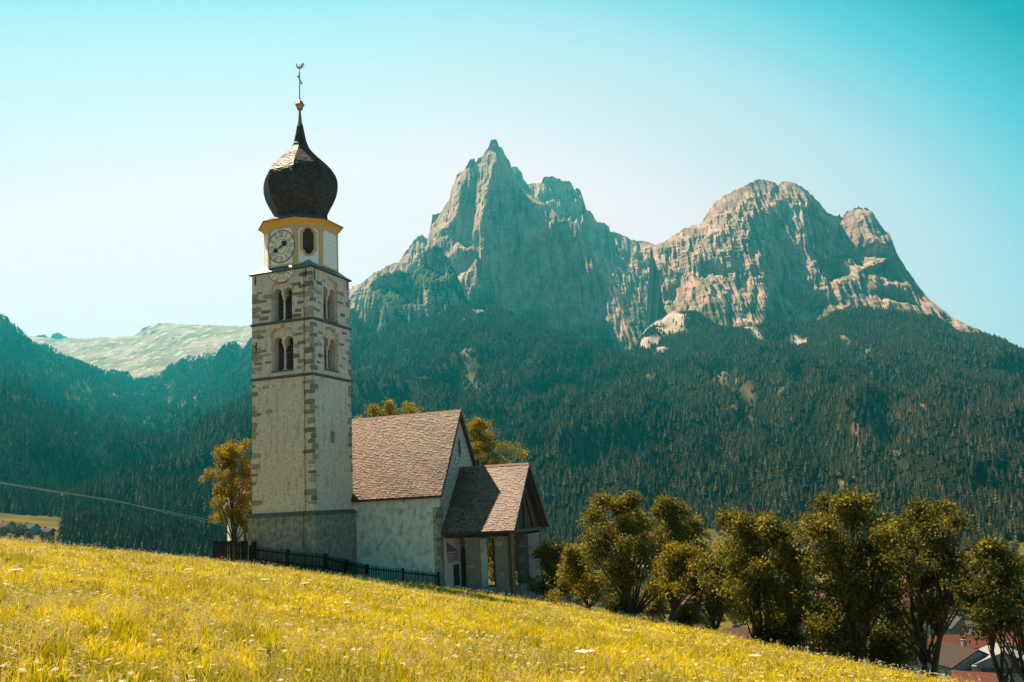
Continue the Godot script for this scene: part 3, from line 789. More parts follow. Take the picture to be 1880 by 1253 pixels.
func woods() -> void:
	var kinds := [spruce_mesh(3, 5, 6), spruce_mesh(4, 5, 6), spruce_mesh(5, 4, 7)]
	var sets := {}
	rng.seed = 77
	var names := ["left", "middle", "right"]
	for n in names:
		for k in 3:
			sets[n + str(k)] = [[], []]
	var d0 := 495.0
	var d1 := 4150.0
	for i in 380000:
		var d := sqrt(lerpf(d0 * d0, d1 * d1, rng.randf()))
		var a := rng.randf_range(-0.66, 0.64)
		var x := a * d
		if a > -0.2 and d > 3100.0 or not (wooded(x, d) or open_at(x, d) == 2 and rng.randf() < 0.4):
			continue
		var dens := 0.95 + 0.8 * bumps.get_noise_2d(x * 1.1, d * 1.1 + 400.0)
		if rng.randf() > dens + (0.3 if d < 1500.0 else 0.0):
			continue
		var y := valley_y(x, d)
		if d > 2800.0 and a > -0.1 and y > look(terrain, 2.0 * a, log(2700.0)) + 60.0:
			continue
		var h := rng.randf_range(8.0, 15.0) * (1.0 + 0.4 * bumps.get_noise_2d(x * 2.0, d * 2.0))
		if rng.randf() < 0.12:
			h *= 0.65
		var wd := h * rng.randf_range(0.95, 1.45)
		var n: String = names[0] if a < -0.28 else (names[1] if a < 0.16 else names[2])
		var s = sets[n + str(rng.randi() % 3)]
		s[0].append(Transform3D(Basis(Vector3.UP, rng.randf() * TAU).scaled(Vector3(wd, h, wd)), Vector3(x, y - 0.5, -d)))
		var t := rng.randf()
		var c := Color(0.024, 0.024, 0.013).lerp(Color(0.060, 0.050, 0.026), t)
		c = c.lerp(Color(0.085, 0.068, 0.032), smoothstep(0.05, 0.35, swell.get_noise_2d(x * 3.0 + 900.0, d * 2.0)) * 0.6)
		if rng.randf() < 0.16:
			c = Color(0.10, 0.075, 0.038)
		s[1].append(c)
	for n in names:
		var w := thing("spruce_forest", {"left": "dark spruce forest on the slopes left of the tower", "middle": "spruce forest on the slope below the pointed peak", "right": "spruce forest on the slope below the rounded mountain"}[n], "forest")
		w.set_meta("kind", "stuff")
		for k in 3:
			var o := scatter("spruces", kinds[k], M.needles, sets[n + str(k)][0], sets[n + str(k)][1], w)
			o.set_meta("kind", "stuff")
	# spruces of the nearest wood edge, left of the tower: each a tree of its own
	var crown := spruce_mesh(9, 9, 9)
	var tr := mb()
	tube(tr, [Vector3(0, -0.03, 0), Vector3(0, 0.5, 0), Vector3(0, 0.95, 0)], [0.014, 0.009, 0.002], 5)
	var trunk := done(tr)
	rng.seed = 90
	for i in 46:
		var a := lerpf(-0.485, -0.285, (i + rng.randf_range(-0.35, 0.35)) / 45.0)
		var d := rng.randf_range(475.0, 498.0) - 18.0 * (i % 2)
		var x := a * d
		var h := rng.randf_range(7.5, 12.0)
		var t := Node3D.new()
		t.name = numbered("spruce_tree")
		t.transform = Transform3D(Basis(Vector3.UP, rng.randf() * TAU).scaled(Vector3(h * 1.05, h, h * 1.05)), Vector3(x, valley_y(x, d), -d))
		add_child(t, true)
		tag(t, "dark spruce in the front row of the wood beyond the meadow, left of the tower", "tree", "spruces along the near edge of the wood")
		part("trunk", trunk, M.bark, t)
		part("crown", crown, M["needle_%d" % (i % 3)] if M.has("needle_0") else needle(i % 3), t)

func needle(i: int) -> Material:
	for k in 3:
		var m := mat("needle_%d" % k, [lin(0.020, 0.022, 0.015), lin(0.030, 0.028, 0.018), lin(0.042, 0.034, 0.022)][k], 0.8)
		m.cull_mode = BaseMaterial3D.CULL_DISABLED
	return M["needle_%d" % i]


# ------------------------------------------------------------------ church
# Its own axes: x along the tower's left face and the nave, -z into the picture along the tower's right face. P(u, v, y).
func P(u: float, v: float, y: float) -> Vector3:
	return Vector3(u, y, -v)

func arc(cx: float, cy: float, r: float, a0: float, a1: float, n: int) -> PackedVector2Array:
	var p := PackedVector2Array()
	for i in n + 1:
		var a := lerpf(a0, a1, float(i) / n)
		p.append(Vector2(cx + cos(a) * r, cy + sin(a) * r))
	return p

func ring(cx: float, cy: float, r0: float, r1: float, a0: float, a1: float, n: int, sy := 1.0) -> PackedVector2Array:
	var p := arc(cx, cy, r1, a0, a1, n)
	var q := arc(cx, cy, r0, a0, a1, n)
	q.reverse()
	p.append_array(q)
	for i in p.size():
		p[i].y = cy + (p[i].y - cy) * sy
	return p

func ring_mesh(st: SurfaceTool, cx: float, cy: float, r0: float, r1: float, sy: float, o: Vector3, ax: Vector3, ay: Vector3, depth: float) -> void:
	for i in 24:
		prism(st, ring(cx, cy, r0, r1, TAU * i / 24, TAU * (i + 1) / 24, 2, sy), o, ax, ay, depth)

func stone_poly(w: float, h: float) -> PackedVector2Array:
	# a roughly squared stone with worn corners, standing round its centre
	var p := PackedVector2Array()
	var j := func(s: float) -> float: return rng.randf_range(-s, s)
	for q in [Vector2(-1, -0.6), Vector2(-0.75, -1), Vector2(0.1, -1), Vector2(0.8, -1), Vector2(1, -0.5), Vector2(1, 0.5), Vector2(0.75, 1), Vector2(-0.2, 1), Vector2(-0.8, 1), Vector2(-1, 0.5)]:
		p.append(Vector2(q.x * w / 2 + j.call(w * 0.06), q.y * h / 2 + j.call(h * 0.10)))
	return p

func worn_end(w: float, h: float) -> PackedVector2Array:
	# a quoin's face from the corner at x = 0 to a worn, uneven end at x = w
	var s := signf(w)
	var p := PackedVector2Array([Vector2(0, 0.01)])
	p.append(Vector2(w * 0.5, rng.randf_range(-0.01, 0.035)))
	p.append(Vector2(w - s * rng.randf_range(0.02, 0.09), rng.randf_range(0.0, 0.06)))
	p.append(Vector2(w + s * rng.randf_range(-0.05, 0.05), h * rng.randf_range(0.3, 0.6)))
	p.append(Vector2(w - s * rng.randf_range(0.02, 0.11), h - rng.randf_range(0.0, 0.06)))
	p.append(Vector2(w * 0.5, h - rng.randf_range(-0.01, 0.04)))
	p.append(Vector2(0, h - 0.015))
	return p

func corner_stone(parent: Node, y: float, h: float, a: float, b: float) -> void:
	var st := mb()
	prism(st, worn_end(-a, h), Vector3(0.012, y, 0.012), Vector3.RIGHT, Vector3.UP, 0.02)
	prism(st, worn_end(b, h), Vector3(0.0125, y, 0.0), Vector3(0, 0, -1), Vector3.UP, 0.02)
	part("quoin", st, M["quoin_stone_%d" % (rng.randi() % 4)], parent)

func wall_stone(called: String, c: Vector2, w: float, h: float, o: Vector3, ax: Vector3, parent: Node, proud := 0.014) -> void:
	var st := mb()
	prism(st, stone_poly(w, h), o + ax * c.x + Vector3.UP * c.y + ax.cross(Vector3.UP) * proud, ax, Vector3.UP, 0.10)
	part(called, st, M["quoin_stone_%d" % (rng.randi() % 4)], parent)

func belfry_window(ax: Vector3, o: Vector3, l: float, r: float, sill: float, spring: float, parent: Node, stone: Material) -> void:
	# the twin light's middle column with base, capital and impost, the sill slab and the ring of voussoirs round the blind arch
	var an := ax.cross(Vector3.UP)
	var mid := (l + r) / 2.0
	var w := Node3D.new()
	w.name = "belfry_window"
	parent.add_child(w, true)
	var at := o + ax * mid - an * 0.36
	var st := mb(true)
	lathe(st, [Vector2(0.0, sill), Vector2(0.17, sill), Vector2(0.17, sill + 0.10), Vector2(0.11, sill + 0.2), Vector2(0.085, sill + 0.26), Vector2(0.075, spring - 0.52), Vector2(0.085, spring - 0.48)], 12, at)
	part("column", st, M.tower_render, w)
	st = mb()
	var c := PackedVector2Array([Vector2(-0.085, spring - 0.48), Vector2(0.085, spring - 0.48), Vector2(0.13, spring - 0.22), Vector2(-0.13, spring - 0.22)])
	prism(st, c, o + ax * mid - an * 0.26, ax, Vector3.UP, 0.2)
	part("capital", st, M.tower_render, w)
	st = mb()
	c = PackedVector2Array([Vector2(-0.10, spring - 0.217), Vector2(0.10, spring - 0.217), Vector2(0.16, spring + 0.02), Vector2(-0.16, spring + 0.02)])
	prism(st, c, o + ax * mid - an * 0.16, ax, Vector3.UP, 0.58)
	part("impost", st, M.tower_render, w)
	st = mb()
	box(st, Vector3(l - 0.02, sill - 0.10, -0.6), Vector3(r + 0.02, sill + 0.004, 0.05), Transform3D(Basis(ax, Vector3.UP, an), o))
	part("sill", st, M.string_stone, w)
	# voussoirs
	var rad := (r - l) / 2.0
	for i in 13:
		var a0 := PI * i / 13.0 + 0.012
		var a1 := PI * (i + 1) / 13.0 - 0.012
		var v := mb()
		var far := rad + rng.randf_range(0.10, 0.2)
		prism(v, ring(mid, spring + 0.11, rad + 0.01, far, a0, a1, 3), o + an * 0.012, ax, Vector3.UP, 0.1)
		part("voussoir", v, M["quoin_stone_%d" % (2 + i % 2)] if rng.randf() < 0.3 else M.tower_render, w)
	# dark boarding inside the bell chamber, a little way behind the opening
	st = mb()
	var n := 9
	for i in n:
		var y0 := lerpf(sill + 0.05, spring + 0.3, float(i) / n)
		box(st, Vector3(l + 0.1, y0, -1.0), Vector3(r - 0.1, y0 + 0.13, -0.95), Transform3D(Basis(ax, Vector3.UP, an), o))
	part("louvre", st, M.timber, w)

func church() -> void:
	var ch := thing("church", "old stone church with tall onion-domed clock tower, shingled nave and open porch", "church", Vector3(-13.7455, 0, -62.7476), -YAW)
	rng.seed = 4
	var FX := Vector3.RIGHT           # along the left face
	var GX := Vector3(0, 0, -1)       # along the right face
	var UP := Vector3.UP
	# --- tower
	var tw := Node3D.new()
	tw.name = "tower"
	ch.add_child(tw)
	# walls with blind arches, and twin lights within them, on the two faces that show
	var faces := [[FX, [[-3.36, -1.64, 13.62, 15.79], [-3.37, -1.57, 10.08, 12.27]], -5.0, -0.003], [GX, [[1.46, 3.32, 13.73, 15.9], [1.45, 3.29, 10.14, 12.22]], 0.003, 5.0]]
	for f in faces:
		var wide := []
		var lights := []
		for q in f[1]:
			var mid: float = (q[0] + q[1]) / 2
			var r: float = (q[1] - q[0]) / 2
			var a := PackedVector2Array([Vector2(q[1], q[2])])
			for v in arc(mid, q[3], r, 0, PI, 20): a.append(v)
			a.append(Vector2(q[0], q[2]))
			wide.append(a)
			var lr := (r - 0.2) / 2
			var b := PackedVector2Array([Vector2(q[1] - 0.1, q[2])])
			for v in arc(mid + 0.1 + lr, q[3] - 0.11, lr, 0, PI, 14): b.append(v)
			b.append(Vector2(mid + 0.1, q[3] - 0.16))
			b.append(Vector2(mid - 0.1, q[3] - 0.16))
			for v in arc(mid - 0.1 - lr, q[3] - 0.11, lr, 0, PI, 14): b.append(v)
			b.append(Vector2(q[0] + 0.1, q[2]))
			lights.append(b)
		var bw := mb()
		pierced(bw, Rect2(f[2], 9.6, f[3] - f[2], 7.58), wide, Vector3.ZERO, f[0], 0.15)
		var an: Vector3 = f[0].cross(UP)
		var inset := 0.16 if f[0] == GX else 0.0
		pierced(bw, Rect2(f[2] + inset, 9.6, f[3] - f[2] - 0.16, 7.58), lights, -an * 0.152, f[0], 0.55)
		part("belfry_wall", bw, M.tower_render, tw)
	var bk := mb()
	box(bk, P(-5.0, 5.0, 9.6), P(-0.16, 4.3, 17.18))
	box(bk, P(-5.0, 4.297, 9.6), P(-4.3, 0.71, 17.18))
	box(bk, P(-4.297, 4.297, 9.6), P(-0.71, 0.71, 9.7))
	part("belfry_wall", bk, M.tower_render, tw)
	var lowf := mb()
	pierced(lowf, Rect2(0.003, 0.3, 4.997, 9.3), [PackedVector2Array([Vector2(2.1, 4.96), Vector2(2.65, 4.96), Vector2(2.65, 5.78), Vector2(2.1, 5.78)]), PackedVector2Array([Vector2(1.17, 6.98), Vector2(1.27, 6.98), Vector2(1.27, 7.65), Vector2(1.17, 7.65)])], Vector3.ZERO, GX, 0.6)
	box(lowf, P(-5.0, 5.0, 0.3), P(-0.9, 0.003, 9.6))
	box(lowf, P(-0.897, 0.6, 0.3), P(-0.003, 0.0, 9.6))
	part("shaft_wall", lowf, M.tower_render, tw)
	belfry_window(FX, Vector3.ZERO, -3.36, -1.64, 13.62, 15.68, tw, M.string_stone)
	belfry_window(FX, Vector3.ZERO, -3.37, -1.57, 10.08, 12.16, tw, M.string_stone)
	belfry_window(GX, Vector3.ZERO, 1.46, 3.32, 13.73, 15.79, tw, M.string_stone)
	belfry_window(GX, Vector3.ZERO, 1.45, 3.29, 10.14, 12.11, tw, M.string_stone)
	# plinth with sloping top
	var st := mb()
	var lo := -9.0
	box(st, P(-5.2, 5.2, lo), P(0.2, -0.2, 0.14))
	st = st
	part("plinth", st, M.plinth_render, tw)
	st = mb()
	var in_ := [P(-5.01, -0.01, 0.36), P(0.01, -0.01, 0.36), P(0.01, 5.01, 0.36), P(-5.01, 5.01, 0.36)]
	var mid_ := [P(-5.27, -0.27, 0.2), P(0.27, -0.27, 0.2), P(0.27, 5.27, 0.2), P(-5.27, 5.27, 0.2)]
	var low_ := [P(-5.25, -0.25, 0.06), P(0.25, -0.25, 0.06), P(0.25, 5.25, 0.06), P(-5.25, 5.25, 0.06)]
	for i in 4:
		var j := (i + 1) % 4
		var out: Vector3 = mid_[i] + mid_[j] - P(-5, 5, 0.2) - P(0, 0, 0.2)
		quad(st, in_[i], in_[j], mid_[j], mid_[i], UP + out * 0.1)
		quad(st, mid_[i], mid_[j], low_[j], low_[i], out)
	part("plinth_ledge", st, M.string_stone, tw)
	for y in [9.66, 13.57]:
		st = mb()
		box(st, P(-5.09, 5.09, y - 0.08), P(0.09, -0.09, y + 0.05))
		box(st, P(-5.05, 5.05, y - 0.14), P(0.05, -0.05, y - 0.082))
		part("string_course", st, M.string_stone, tw)
	# quoins: the front corner shows both its faces
	var y := 0.42
	var flip := false
	while y < 16.7:
		var h := rng.randf_range(0.22, 0.46)
		if absf(y + h / 2 - 9.63) < 0.34 or absf(y + h / 2 - 13.53) < 0.34:
			y += h
			continue
		if rng.randf() < 0.86:
			var a := rng.randf_range(0.42, 0.95) if flip else rng.randf_range(0.18, 0.34)
			var b := rng.randf_range(0.18, 0.3) if flip else rng.randf_range(0.38, 0.72)
			if y > 9.5 and rng.randf() < 0.4: a += 0.35
			corner_stone(tw, y, h, a, b)
		flip = not flip
		y += h
	for side in 2:
		y = 0.5
		while y < 16.6:
			var h := rng.randf_range(0.2, 0.42)
			if rng.randf() < (0.62 if y > 5.0 else 0.4) and absf(y + h / 2 - 9.63) > 0.34 and absf(y + h / 2 - 13.53) > 0.34:
				var a := rng.randf_range(0.28, 0.85)
				st = mb()
				if side == 0:
					prism(st, worn_end(a, h), Vector3(-5.004, y, 0.012), FX, UP, 0.3)
				else:
					prism(st, worn_end(-a * 0.8, h), Vector3(0.012, y, -5.004), GX, UP, 0.3)
				part("quoin", st, M["quoin_stone_%d" % (1 + rng.randi() % 3)], tw)
			y += h
	# single stones showing through the render of the two belfry storeys
	for q in [[-4.2, 15.2], [-4.45, 14.6], [-4.0, 13.95], [-4.55, 14.1], [-3.85, 14.4], [-1.2, 15.4], [-0.95, 14.75], [-1.15, 14.2], [-1.3, 13.85], [-0.8, 15.9], [-1.25, 16.1], [-4.4, 15.85], [-3.7, 15.5], [-4.3, 12.6], [-4.1, 11.6], [-3.75, 11.3], [-4.45, 11.2], [-3.65, 10.75], [-4.5, 10.75], [-4.35, 10.35], [-1.15, 12.5], [-0.9, 11.9], [-1.3, 11.0], [-1.0, 10.6], [-1.25, 11.7], [-1.1, 10.15], [-4.0, 13.0], [-0.75, 12.9], [-3.9, 9.0], [-4.2, 8.2], [-2.5, 8.9], [-3.6, 7.3], [-4.3, 6.1]]:
		if q[1] > 9.3 or rng.randf() < 0.4:
			wall_stone("stone", Vector2(q[0], q[1]), rng.randf_range(0.4, 0.95), rng.randf_range(0.16, 0.3), Vector3.ZERO, FX, tw)
	for q in [[0.85, 15.5], [0.95, 14.8], [0.7, 14.2], [1.0, 12.6], [0.8, 11.8], [0.95, 11.0], [0.7, 10.5], [3.75, 15.3], [4.0, 14.4], [3.8, 12.2], [4.1, 11.2], [3.7, 10.6], [4.2, 13.1], [3.9, 16.0], [0.9, 16.2]]:
		wall_stone("stone", Vector2(q[0], q[1]), rng.randf_range(0.35, 0.8), rng.randf_range(0.16, 0.3), Vector3.ZERO, GX, tw)
	# the little square window's pale surround
	st = mb()
	for q in [[1.92, 2.1, 4.88, 5.92], [2.65, 2.86, 4.88, 5.92], [2.1, 2.65, 5.78, 5.92], [2.1, 2.65, 4.88, 4.96]]:
		prism(st, PackedVector2Array([Vector2(q[0], q[2]), Vector2(q[1], q[2]), Vector2(q[1], q[3]), Vector2(q[0], q[3])]), Vector3(0.012, 0, 0), GX, UP, 0.1)
	part("window_frame", st, M.tower_render, tw)
	# wall anchors
	for q in [[-4.69, 16.76, 0], [-0.47, 16.78, 0], [-4.62, 11.95, 0], [0.32, 16.77, 1], [4.69, 16.79, 1]]:
		st = mb()
		var ax: Vector3 = FX if q[2] == 0 else GX
		var an := ax.cross(UP)
		var o: Vector3 = ax * q[0] + UP * q[1] + an * 0.03
		beam(st, o - UP * 0.34, o + UP * 0.34, 0.05, 0.05)
		beam(st, o - UP * 0.1 - ax * 0.045 + an * 0.014, o + UP * 0.1 - ax * 0.045 + an * 0.014, 0.05, 0.05)
		part("wall_anchor", st, M.iron, tw)
	# lightning conductor down the left face and the octagon
	st = mb()
	tube(st, [P(-0.62, -0.06, 17.05), P(-0.64, -0.06, 9.9), P(-0.64, -0.15, 9.75), P(-0.64, -0.15, 9.5), P(-0.66, -0.06, 9.3), P(-0.68, -0.06, 0.45), P(-0.68, -0.3, 0.2), P(-0.68, -0.26, -4.0)], [0.018, 0.018, 0.018, 0.018, 0.018, 0.018, 0.018, 0.018], 5)
	for i in 14:
		box(st, P(-0.71, -0.0, 1.0 + i * 1.2), P(-0.6, -0.08, 1.04 + i * 1.2))
	part("lightning_conductor", st, M.iron, tw)
	# skirt roof of the tower
	st = mb()
	var ev := [P(-5.16, -0.16, 17.25), P(0.16, -0.16, 17.25), P(0.16, 5.16, 17.25), P(-5.16, 5.16, 17.25)]
	var inn := [P(-4.3, 0.7, 17.98), P(-0.7, 0.7, 17.98), P(-0.7, 4.3, 17.98), P(-4.3, 4.3, 17.98)]
	for i in 4:
		var j := (i + 1) % 4
		quad(st, ev[i], ev[j], inn[j], inn[i], UP)
	quad(st, inn[0], inn[1], inn[2], inn[3], UP)
	part("skirt_roof", st, M.lead, tw)
	st = mb()
	box(st, P(-5.17, 5.17, 17.17), P(0.17, -0.17, 17.246))
	part("eaves_board", st, M.roof_board, tw)
	# remains of an older painted dial under the eaves
	var old := Node3D.new()
	old.name = "old_dial"
	tw.add_child(old)
	st = mb()
	for i in 12:
		prism(st, ring(-2.5, 17.62, 1.20, 1.26, PI * (1.11 + 0.78 * i / 12.0), PI * (1.11 + 0.78 * (i + 1) / 12.0), 2), Vector3(0, 0, 0.012), FX, UP, 0.05)
	part("rim", st, M.red_line, old)
	st = mb()
	prism(st, ring(-2.5, 17.62, 0.62, 1.20, PI * 1.12, PI * 1.88, 24), Vector3(0, 0, 0.006), FX, UP, 0.05)
	part("face", st, M.dial_paint, old)
	st = mb()
	prism(st, ring(-2.5, 17.62, 0.58, 0.64, PI * 1.25, PI * 1.75, 16), Vector3(0, 0, 0.012), FX, UP, 0.05)
	part("inner_rim", st, M.red_line, old)
	st = mb()
	for i in 9:
		var a := PI * (1.18 + 0.64 * i / 8.0)
		for k in ([-0.03, 0.03] if i % 2 else [0.0]):
			var d := Vector2(cos(a + k), sin(a + k))
			var s := Vector2(-d.y, d.x) * 0.013
			prism(st, PackedVector2Array([Vector2(-2.5, 17.62) + d * 0.72 - s, Vector2(-2.5, 17.62) + d * 1.14 - s, Vector2(-2.5, 17.62) + d * 1.14 + s, Vector2(-2.5, 17.62) + d * 0.72 + s]), Vector3(0, 0, 0.011), FX, UP, 0.04)
	part("marks", st, M.numeral_paint, old)
	# --- octagonal lantern storey
	var c0 := P(-2.5, 2.5, 0)
	var oct := []
	for q in [[-1.13, -2.45], [1.13, -2.45], [2.45, -1.13], [2.45, 1.13], [1.13, 2.45], [-1.13, 2.45], [-2.45, 1.13], [-2.45, -1.13]]:
		oct.append(P(q[0], q[1], 0))
	var lantern := Node3D.new()
	lantern.name = "lantern"
	ch.add_child(lantern)
	st = mb()
	var y0 := 17.55
	var y1 := 20.7
	for i in 8:
		if i == 1:
			continue                                   # the window side is built with its opening below
		var a: Vector3 = c0 + oct[i]
		var b: Vector3 = c0 + oct[(i + 1) % 8]
		quad(st, a + UP * y0, b + UP * y0, b + UP * y1, a + UP * y1, oct[i] + oct[(i + 1) % 8])
	# window side: wall round a lobed opening
	var wa: Vector3 = c0 + oct[1]
	var wb: Vector3 = c0 + oct[2]
	var wx: Vector3 = (wb - wa).normalized()
	var wn := wx.cross(UP)
	var wl := (wb - wa).length()
	var hole := PackedVector2Array()
	var hw := 0.40
	var cy := 19.35
	for q in arc(0.0, cy + 0.72, 0.27, 0.0, PI, 8): hole.append(q)
	hole.append_array([Vector2(-0.30, cy + 0.70), Vector2(-hw, cy + 0.62), Vector2(-hw, cy - 0.62), Vector2(-0.30, cy - 0.70)])
	for q in arc(0.0, cy - 0.72, 0.27, PI, TAU, 8): hole.append(q)
	hole.append_array([Vector2(0.30, cy - 0.70), Vector2(hw, cy - 0.62), Vector2(hw, cy + 0.62), Vector2(0.30, cy + 0.70)])
	for half in [-1, 1]:
		var outer := PackedVector2Array([Vector2(0, y0), Vector2(half * wl / 2, y0), Vector2(half * wl / 2, y1), Vector2(0, y1)])
		for piece in Geometry2D.clip_polygons(outer, hole):
			prism(st, piece, wa + wx * wl / 2, wx, UP, 0.35)
	part("drum_wall", st, M.ochre_paint, lantern)
	# pale painted panels with rounded shoulders; the corners stay ochre
	for i in 8:
		var a: Vector3 = c0 + oct[i]
		var b: Vector3 = c0 + oct[(i + 1) % 8]
		var ax := (b - a).normalized()
		var l := (b - a).length()
		var e := 0.23
		var top := 20.32
		var poly := PackedVector2Array([Vector2(e, 17.7), Vector2(l - e, 17.7), Vector2(l - e, top - 0.35)])
		for q in arc(l - e - 0.35, top - 0.35, 0.35, 0.2, PI / 2, 5): poly.append(q)
		for q in arc(e + 0.35, top - 0.35, 0.35, PI / 2, PI - 0.2, 5): poly.append(q)
		poly.append(Vector2(e, top - 0.35))
		st = mb()
		if i == 1:
			var frame_hole := PackedVector2Array()
			for q in hole: frame_hole.append(Vector2(q.x, q.y) * Vector2(1.3, 1.0) + Vector2(wl / 2, 0))
			for piece in Geometry2D.clip_polygons(poly, frame_hole):
				if Geometry2D.is_polygon_clockwise(piece):
					continue
			for half in [0, 1]:
				var clip := PackedVector2Array([Vector2(half * wl / 2, 0), Vector2((half + 1) * wl / 2, 0), Vector2((half + 1) * wl / 2, 30), Vector2(half * wl / 2, 30)])
				for piece in Geometry2D.intersect_polygons(poly, clip):
					for bit in Geometry2D.clip_polygons(piece, frame_hole):
						prism(st, bit, a + ax.cross(UP) * 0.008, ax, UP, 0.02)
		else:
			prism(st, poly, a + ax.cross(UP) * 0.008, ax, UP, 0.02)
		part("panel", st, M.lime_wash, lantern)
	# moulded frame round the lobed window
	var win := Node3D.new()
	win.name = "window"
	lantern.add_child(win)
	st = mb()
	var big := PackedVector2Array()
	for q in hole: big.append(Vector2(q.x * 1.52, cy + (q.y - cy) * 1.17))
	for half in [-1, 1]:
		var clip := PackedVector2Array([Vector2(0, 0), Vector2(half * 2.0, 0), Vector2(half * 2.0, 30), Vector2(0, 30)])
		for piece in Geometry2D.intersect_polygons(big, clip):
			for bit in Geometry2D.clip_polygons(piece, hole):
				prism(st, bit, wa + wx * wl / 2 + wn * 0.03, wx, UP, 0.06)
	part("frame", st, M.ochre_paint, win)
	st = mb()
	for i in 12:
		box(st, Vector3(-0.42, cy - 1.0 + i * 0.17, -0.30), Vector3(0.42, cy - 0.88 + i * 0.17, -0.27), Transform3D(Basis(wx, UP, wn), wa + wx * wl / 2))
	part("louvre", st, M.timber, win)
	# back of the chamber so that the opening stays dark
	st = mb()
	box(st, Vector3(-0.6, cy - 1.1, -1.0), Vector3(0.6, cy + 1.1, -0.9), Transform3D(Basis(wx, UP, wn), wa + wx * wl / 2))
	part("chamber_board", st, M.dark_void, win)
	# cove cornice and its lip
	st = mb()
	for k in 4:
		var s0: float = [1.0, 1.015, 1.05, 1.10][k]
		var s1: float = [1.015, 1.05, 1.10, 1.135][k]
		var h0: float = [20.58, 20.66, 20.77, 20.87][k]
		var h1: float = [20.66, 20.77, 20.87, 20.95][k]
		for i in 8:
			var j := (i + 1) % 8
			quad(st, c0 + oct[i] * s0 + UP * h0, c0 + oct[j] * s0 + UP * h0, c0 + oct[j] * s1 + UP * h1, c0 + oct[i] * s1 + UP * h1, oct[i] + oct[j] - UP)
	part("cornice", st, M.yellow_paint, lantern)
	st = mb()
	for i in 8:
		var j := (i + 1) % 8
		quad(st, c0 + oct[i] * 1.15 + UP * 20.95, c0 + oct[j] * 1.15 + UP * 20.95, c0 + oct[j] * 1.16 + UP * 21.02, c0 + oct[i] * 1.16 + UP * 21.02, oct[i] + oct[j])
		quad(st, c0 + oct[i] * 1.15 + UP * 20.95, c0 + oct[j] * 1.15 + UP * 20.95, c0 + oct[j] * 0.9 + UP * 20.96, c0 + oct[i] * 0.9 + UP * 20.96, -UP)
		quad(st, c0 + oct[i] * 1.16 + UP * 21.02, c0 + oct[j] * 1.16 + UP * 21.02, c0 + oct[j] * 0.84 + UP * 21.5, c0 + oct[i] * 0.84 + UP * 21.5, UP)
	part("cornice_roof", st, M.roof_board, lantern)
	clock(lantern, c0 + oct[0], FX)
	onion(ch, c0)
	nave(ch)
	porch(ch)

func clock(parent: Node, at: Vector3, ax: Vector3) -> void:
	var ck := Node3D.new()
	ck.name = "clock"
	parent.add_child(ck)
	var an := ax.cross(Vector3.UP)
	var c := Vector2(1.10, 19.02)
	var R := 1.12
	var sy := 1.05
	var st := mb()
	var disc := ring(c.x, c.y, 0.0, R, 0, TAU, 48, sy)
	disc.resize(48)
	prism(st, disc, at + an * 0.014, ax, Vector3.UP, 0.03)
	part("dial", st, M.dial_paint, ck)
	st = mb()
	ring_mesh(st, c.x, c.y, R - 0.02, R + 0.05, sy, at + an * 0.03, ax, Vector3.UP, 0.05)
	part("rim", st, M.red_line, ck)
	st = mb()
	ring_mesh(st, c.x, c.y, R * 0.44, R * 0.47, sy, at + an * 0.022, ax, Vector3.UP, 0.03)
	part("inner_rim", st, M.red_line, ck)
	# roman numerals
	var font := SystemFont.new()
	font.font_names = PackedStringArray(["Droid Serif"])
	var text := ["XII", "I", "II", "III", "IIII", "V", "VI", "VII", "VIII", "IX", "X", "XI"]
	for i in 12:
		var a := PI / 2 - TAU * i / 12
		var tm := TextMesh.new()
		tm.text = text[i]
		tm.font = font
		tm.font_size = 32
		tm.pixel_size = 0.0165
		tm.depth = 0.01
		var d := Vector2(cos(a), sin(a) * sy) * R * 0.75
		var o := part("numeral", tm, M.numeral_paint, ck)
		var up := (ax * cos(a) + Vector3.UP * sin(a)).normalized()
		var rt := up.cross(an)
		var wid: float = [0.62, 1.0, 0.85, 0.72, 0.62, 0.9, 0.7, 0.6, 0.52, 0.7, 0.9, 0.7][i]
		o.transform = Transform3D(Basis(rt * wid * 0.8, up * 1.0, an), at + ax * (c.x + d.x) + Vector3.UP * (c.y + d.y) + an * 0.024)
	# sun rays in the middle
	st = mb()
	for i in 16:
		var a := TAU * i / 16 + 0.1
		var d := Vector2(cos(a), sin(a))
		var s := Vector2(-d.y, d.x) * 0.012
		prism(st, PackedVector2Array([c + d * 0.06 - s, c + d * (0.22 + 0.09 * (i % 2)), c + d * 0.06 + s]), at + an * 0.02, ax, Vector3.UP, 0.02)
	part("ray", st, M.numeral_paint, ck)
	# hands with broad heart-shaped ends
	for q in [[0.62, 0.36, 0.24], [-2.62, 0.52, 0.21]]:
		st = mb()
		var d := Vector2(cos(q[0]), sin(q[0]))
		var s := Vector2(-d.y, d.x)
		var e: Vector2 = c + d * q[1]
		prism(st, PackedVector2Array([c - d * 0.14 - s * 0.03, c + d * q[1] - s * 0.03, c + d * q[1] + s * 0.03, c - d * 0.14 + s * 0.03]), at + an * 0.09, ax, Vector3.UP, 0.02)
		var heart := PackedVector2Array()
		for i in 20:
			var t := TAU * i / 20
			var hx := 16.0 * pow(sin(t), 3)
			var hy := 13.0 * cos(t) - 5.0 * cos(2 * t) - 2.0 * cos(3 * t) - cos(4 * t)
			heart.append(e - d * hy / 16.0 * q[2] + s * hx / 16.0 * q[2])
		prism(st, heart, at + an * 0.095, ax, Vector3.UP, 0.022)
		part("hand", st, M.iron, ck)

func shingle_color(a: Color, b: Color, odd: Color, p: float) -> Color:
	return odd if rng.randf() < p else a.lerp(b, rng.randf())

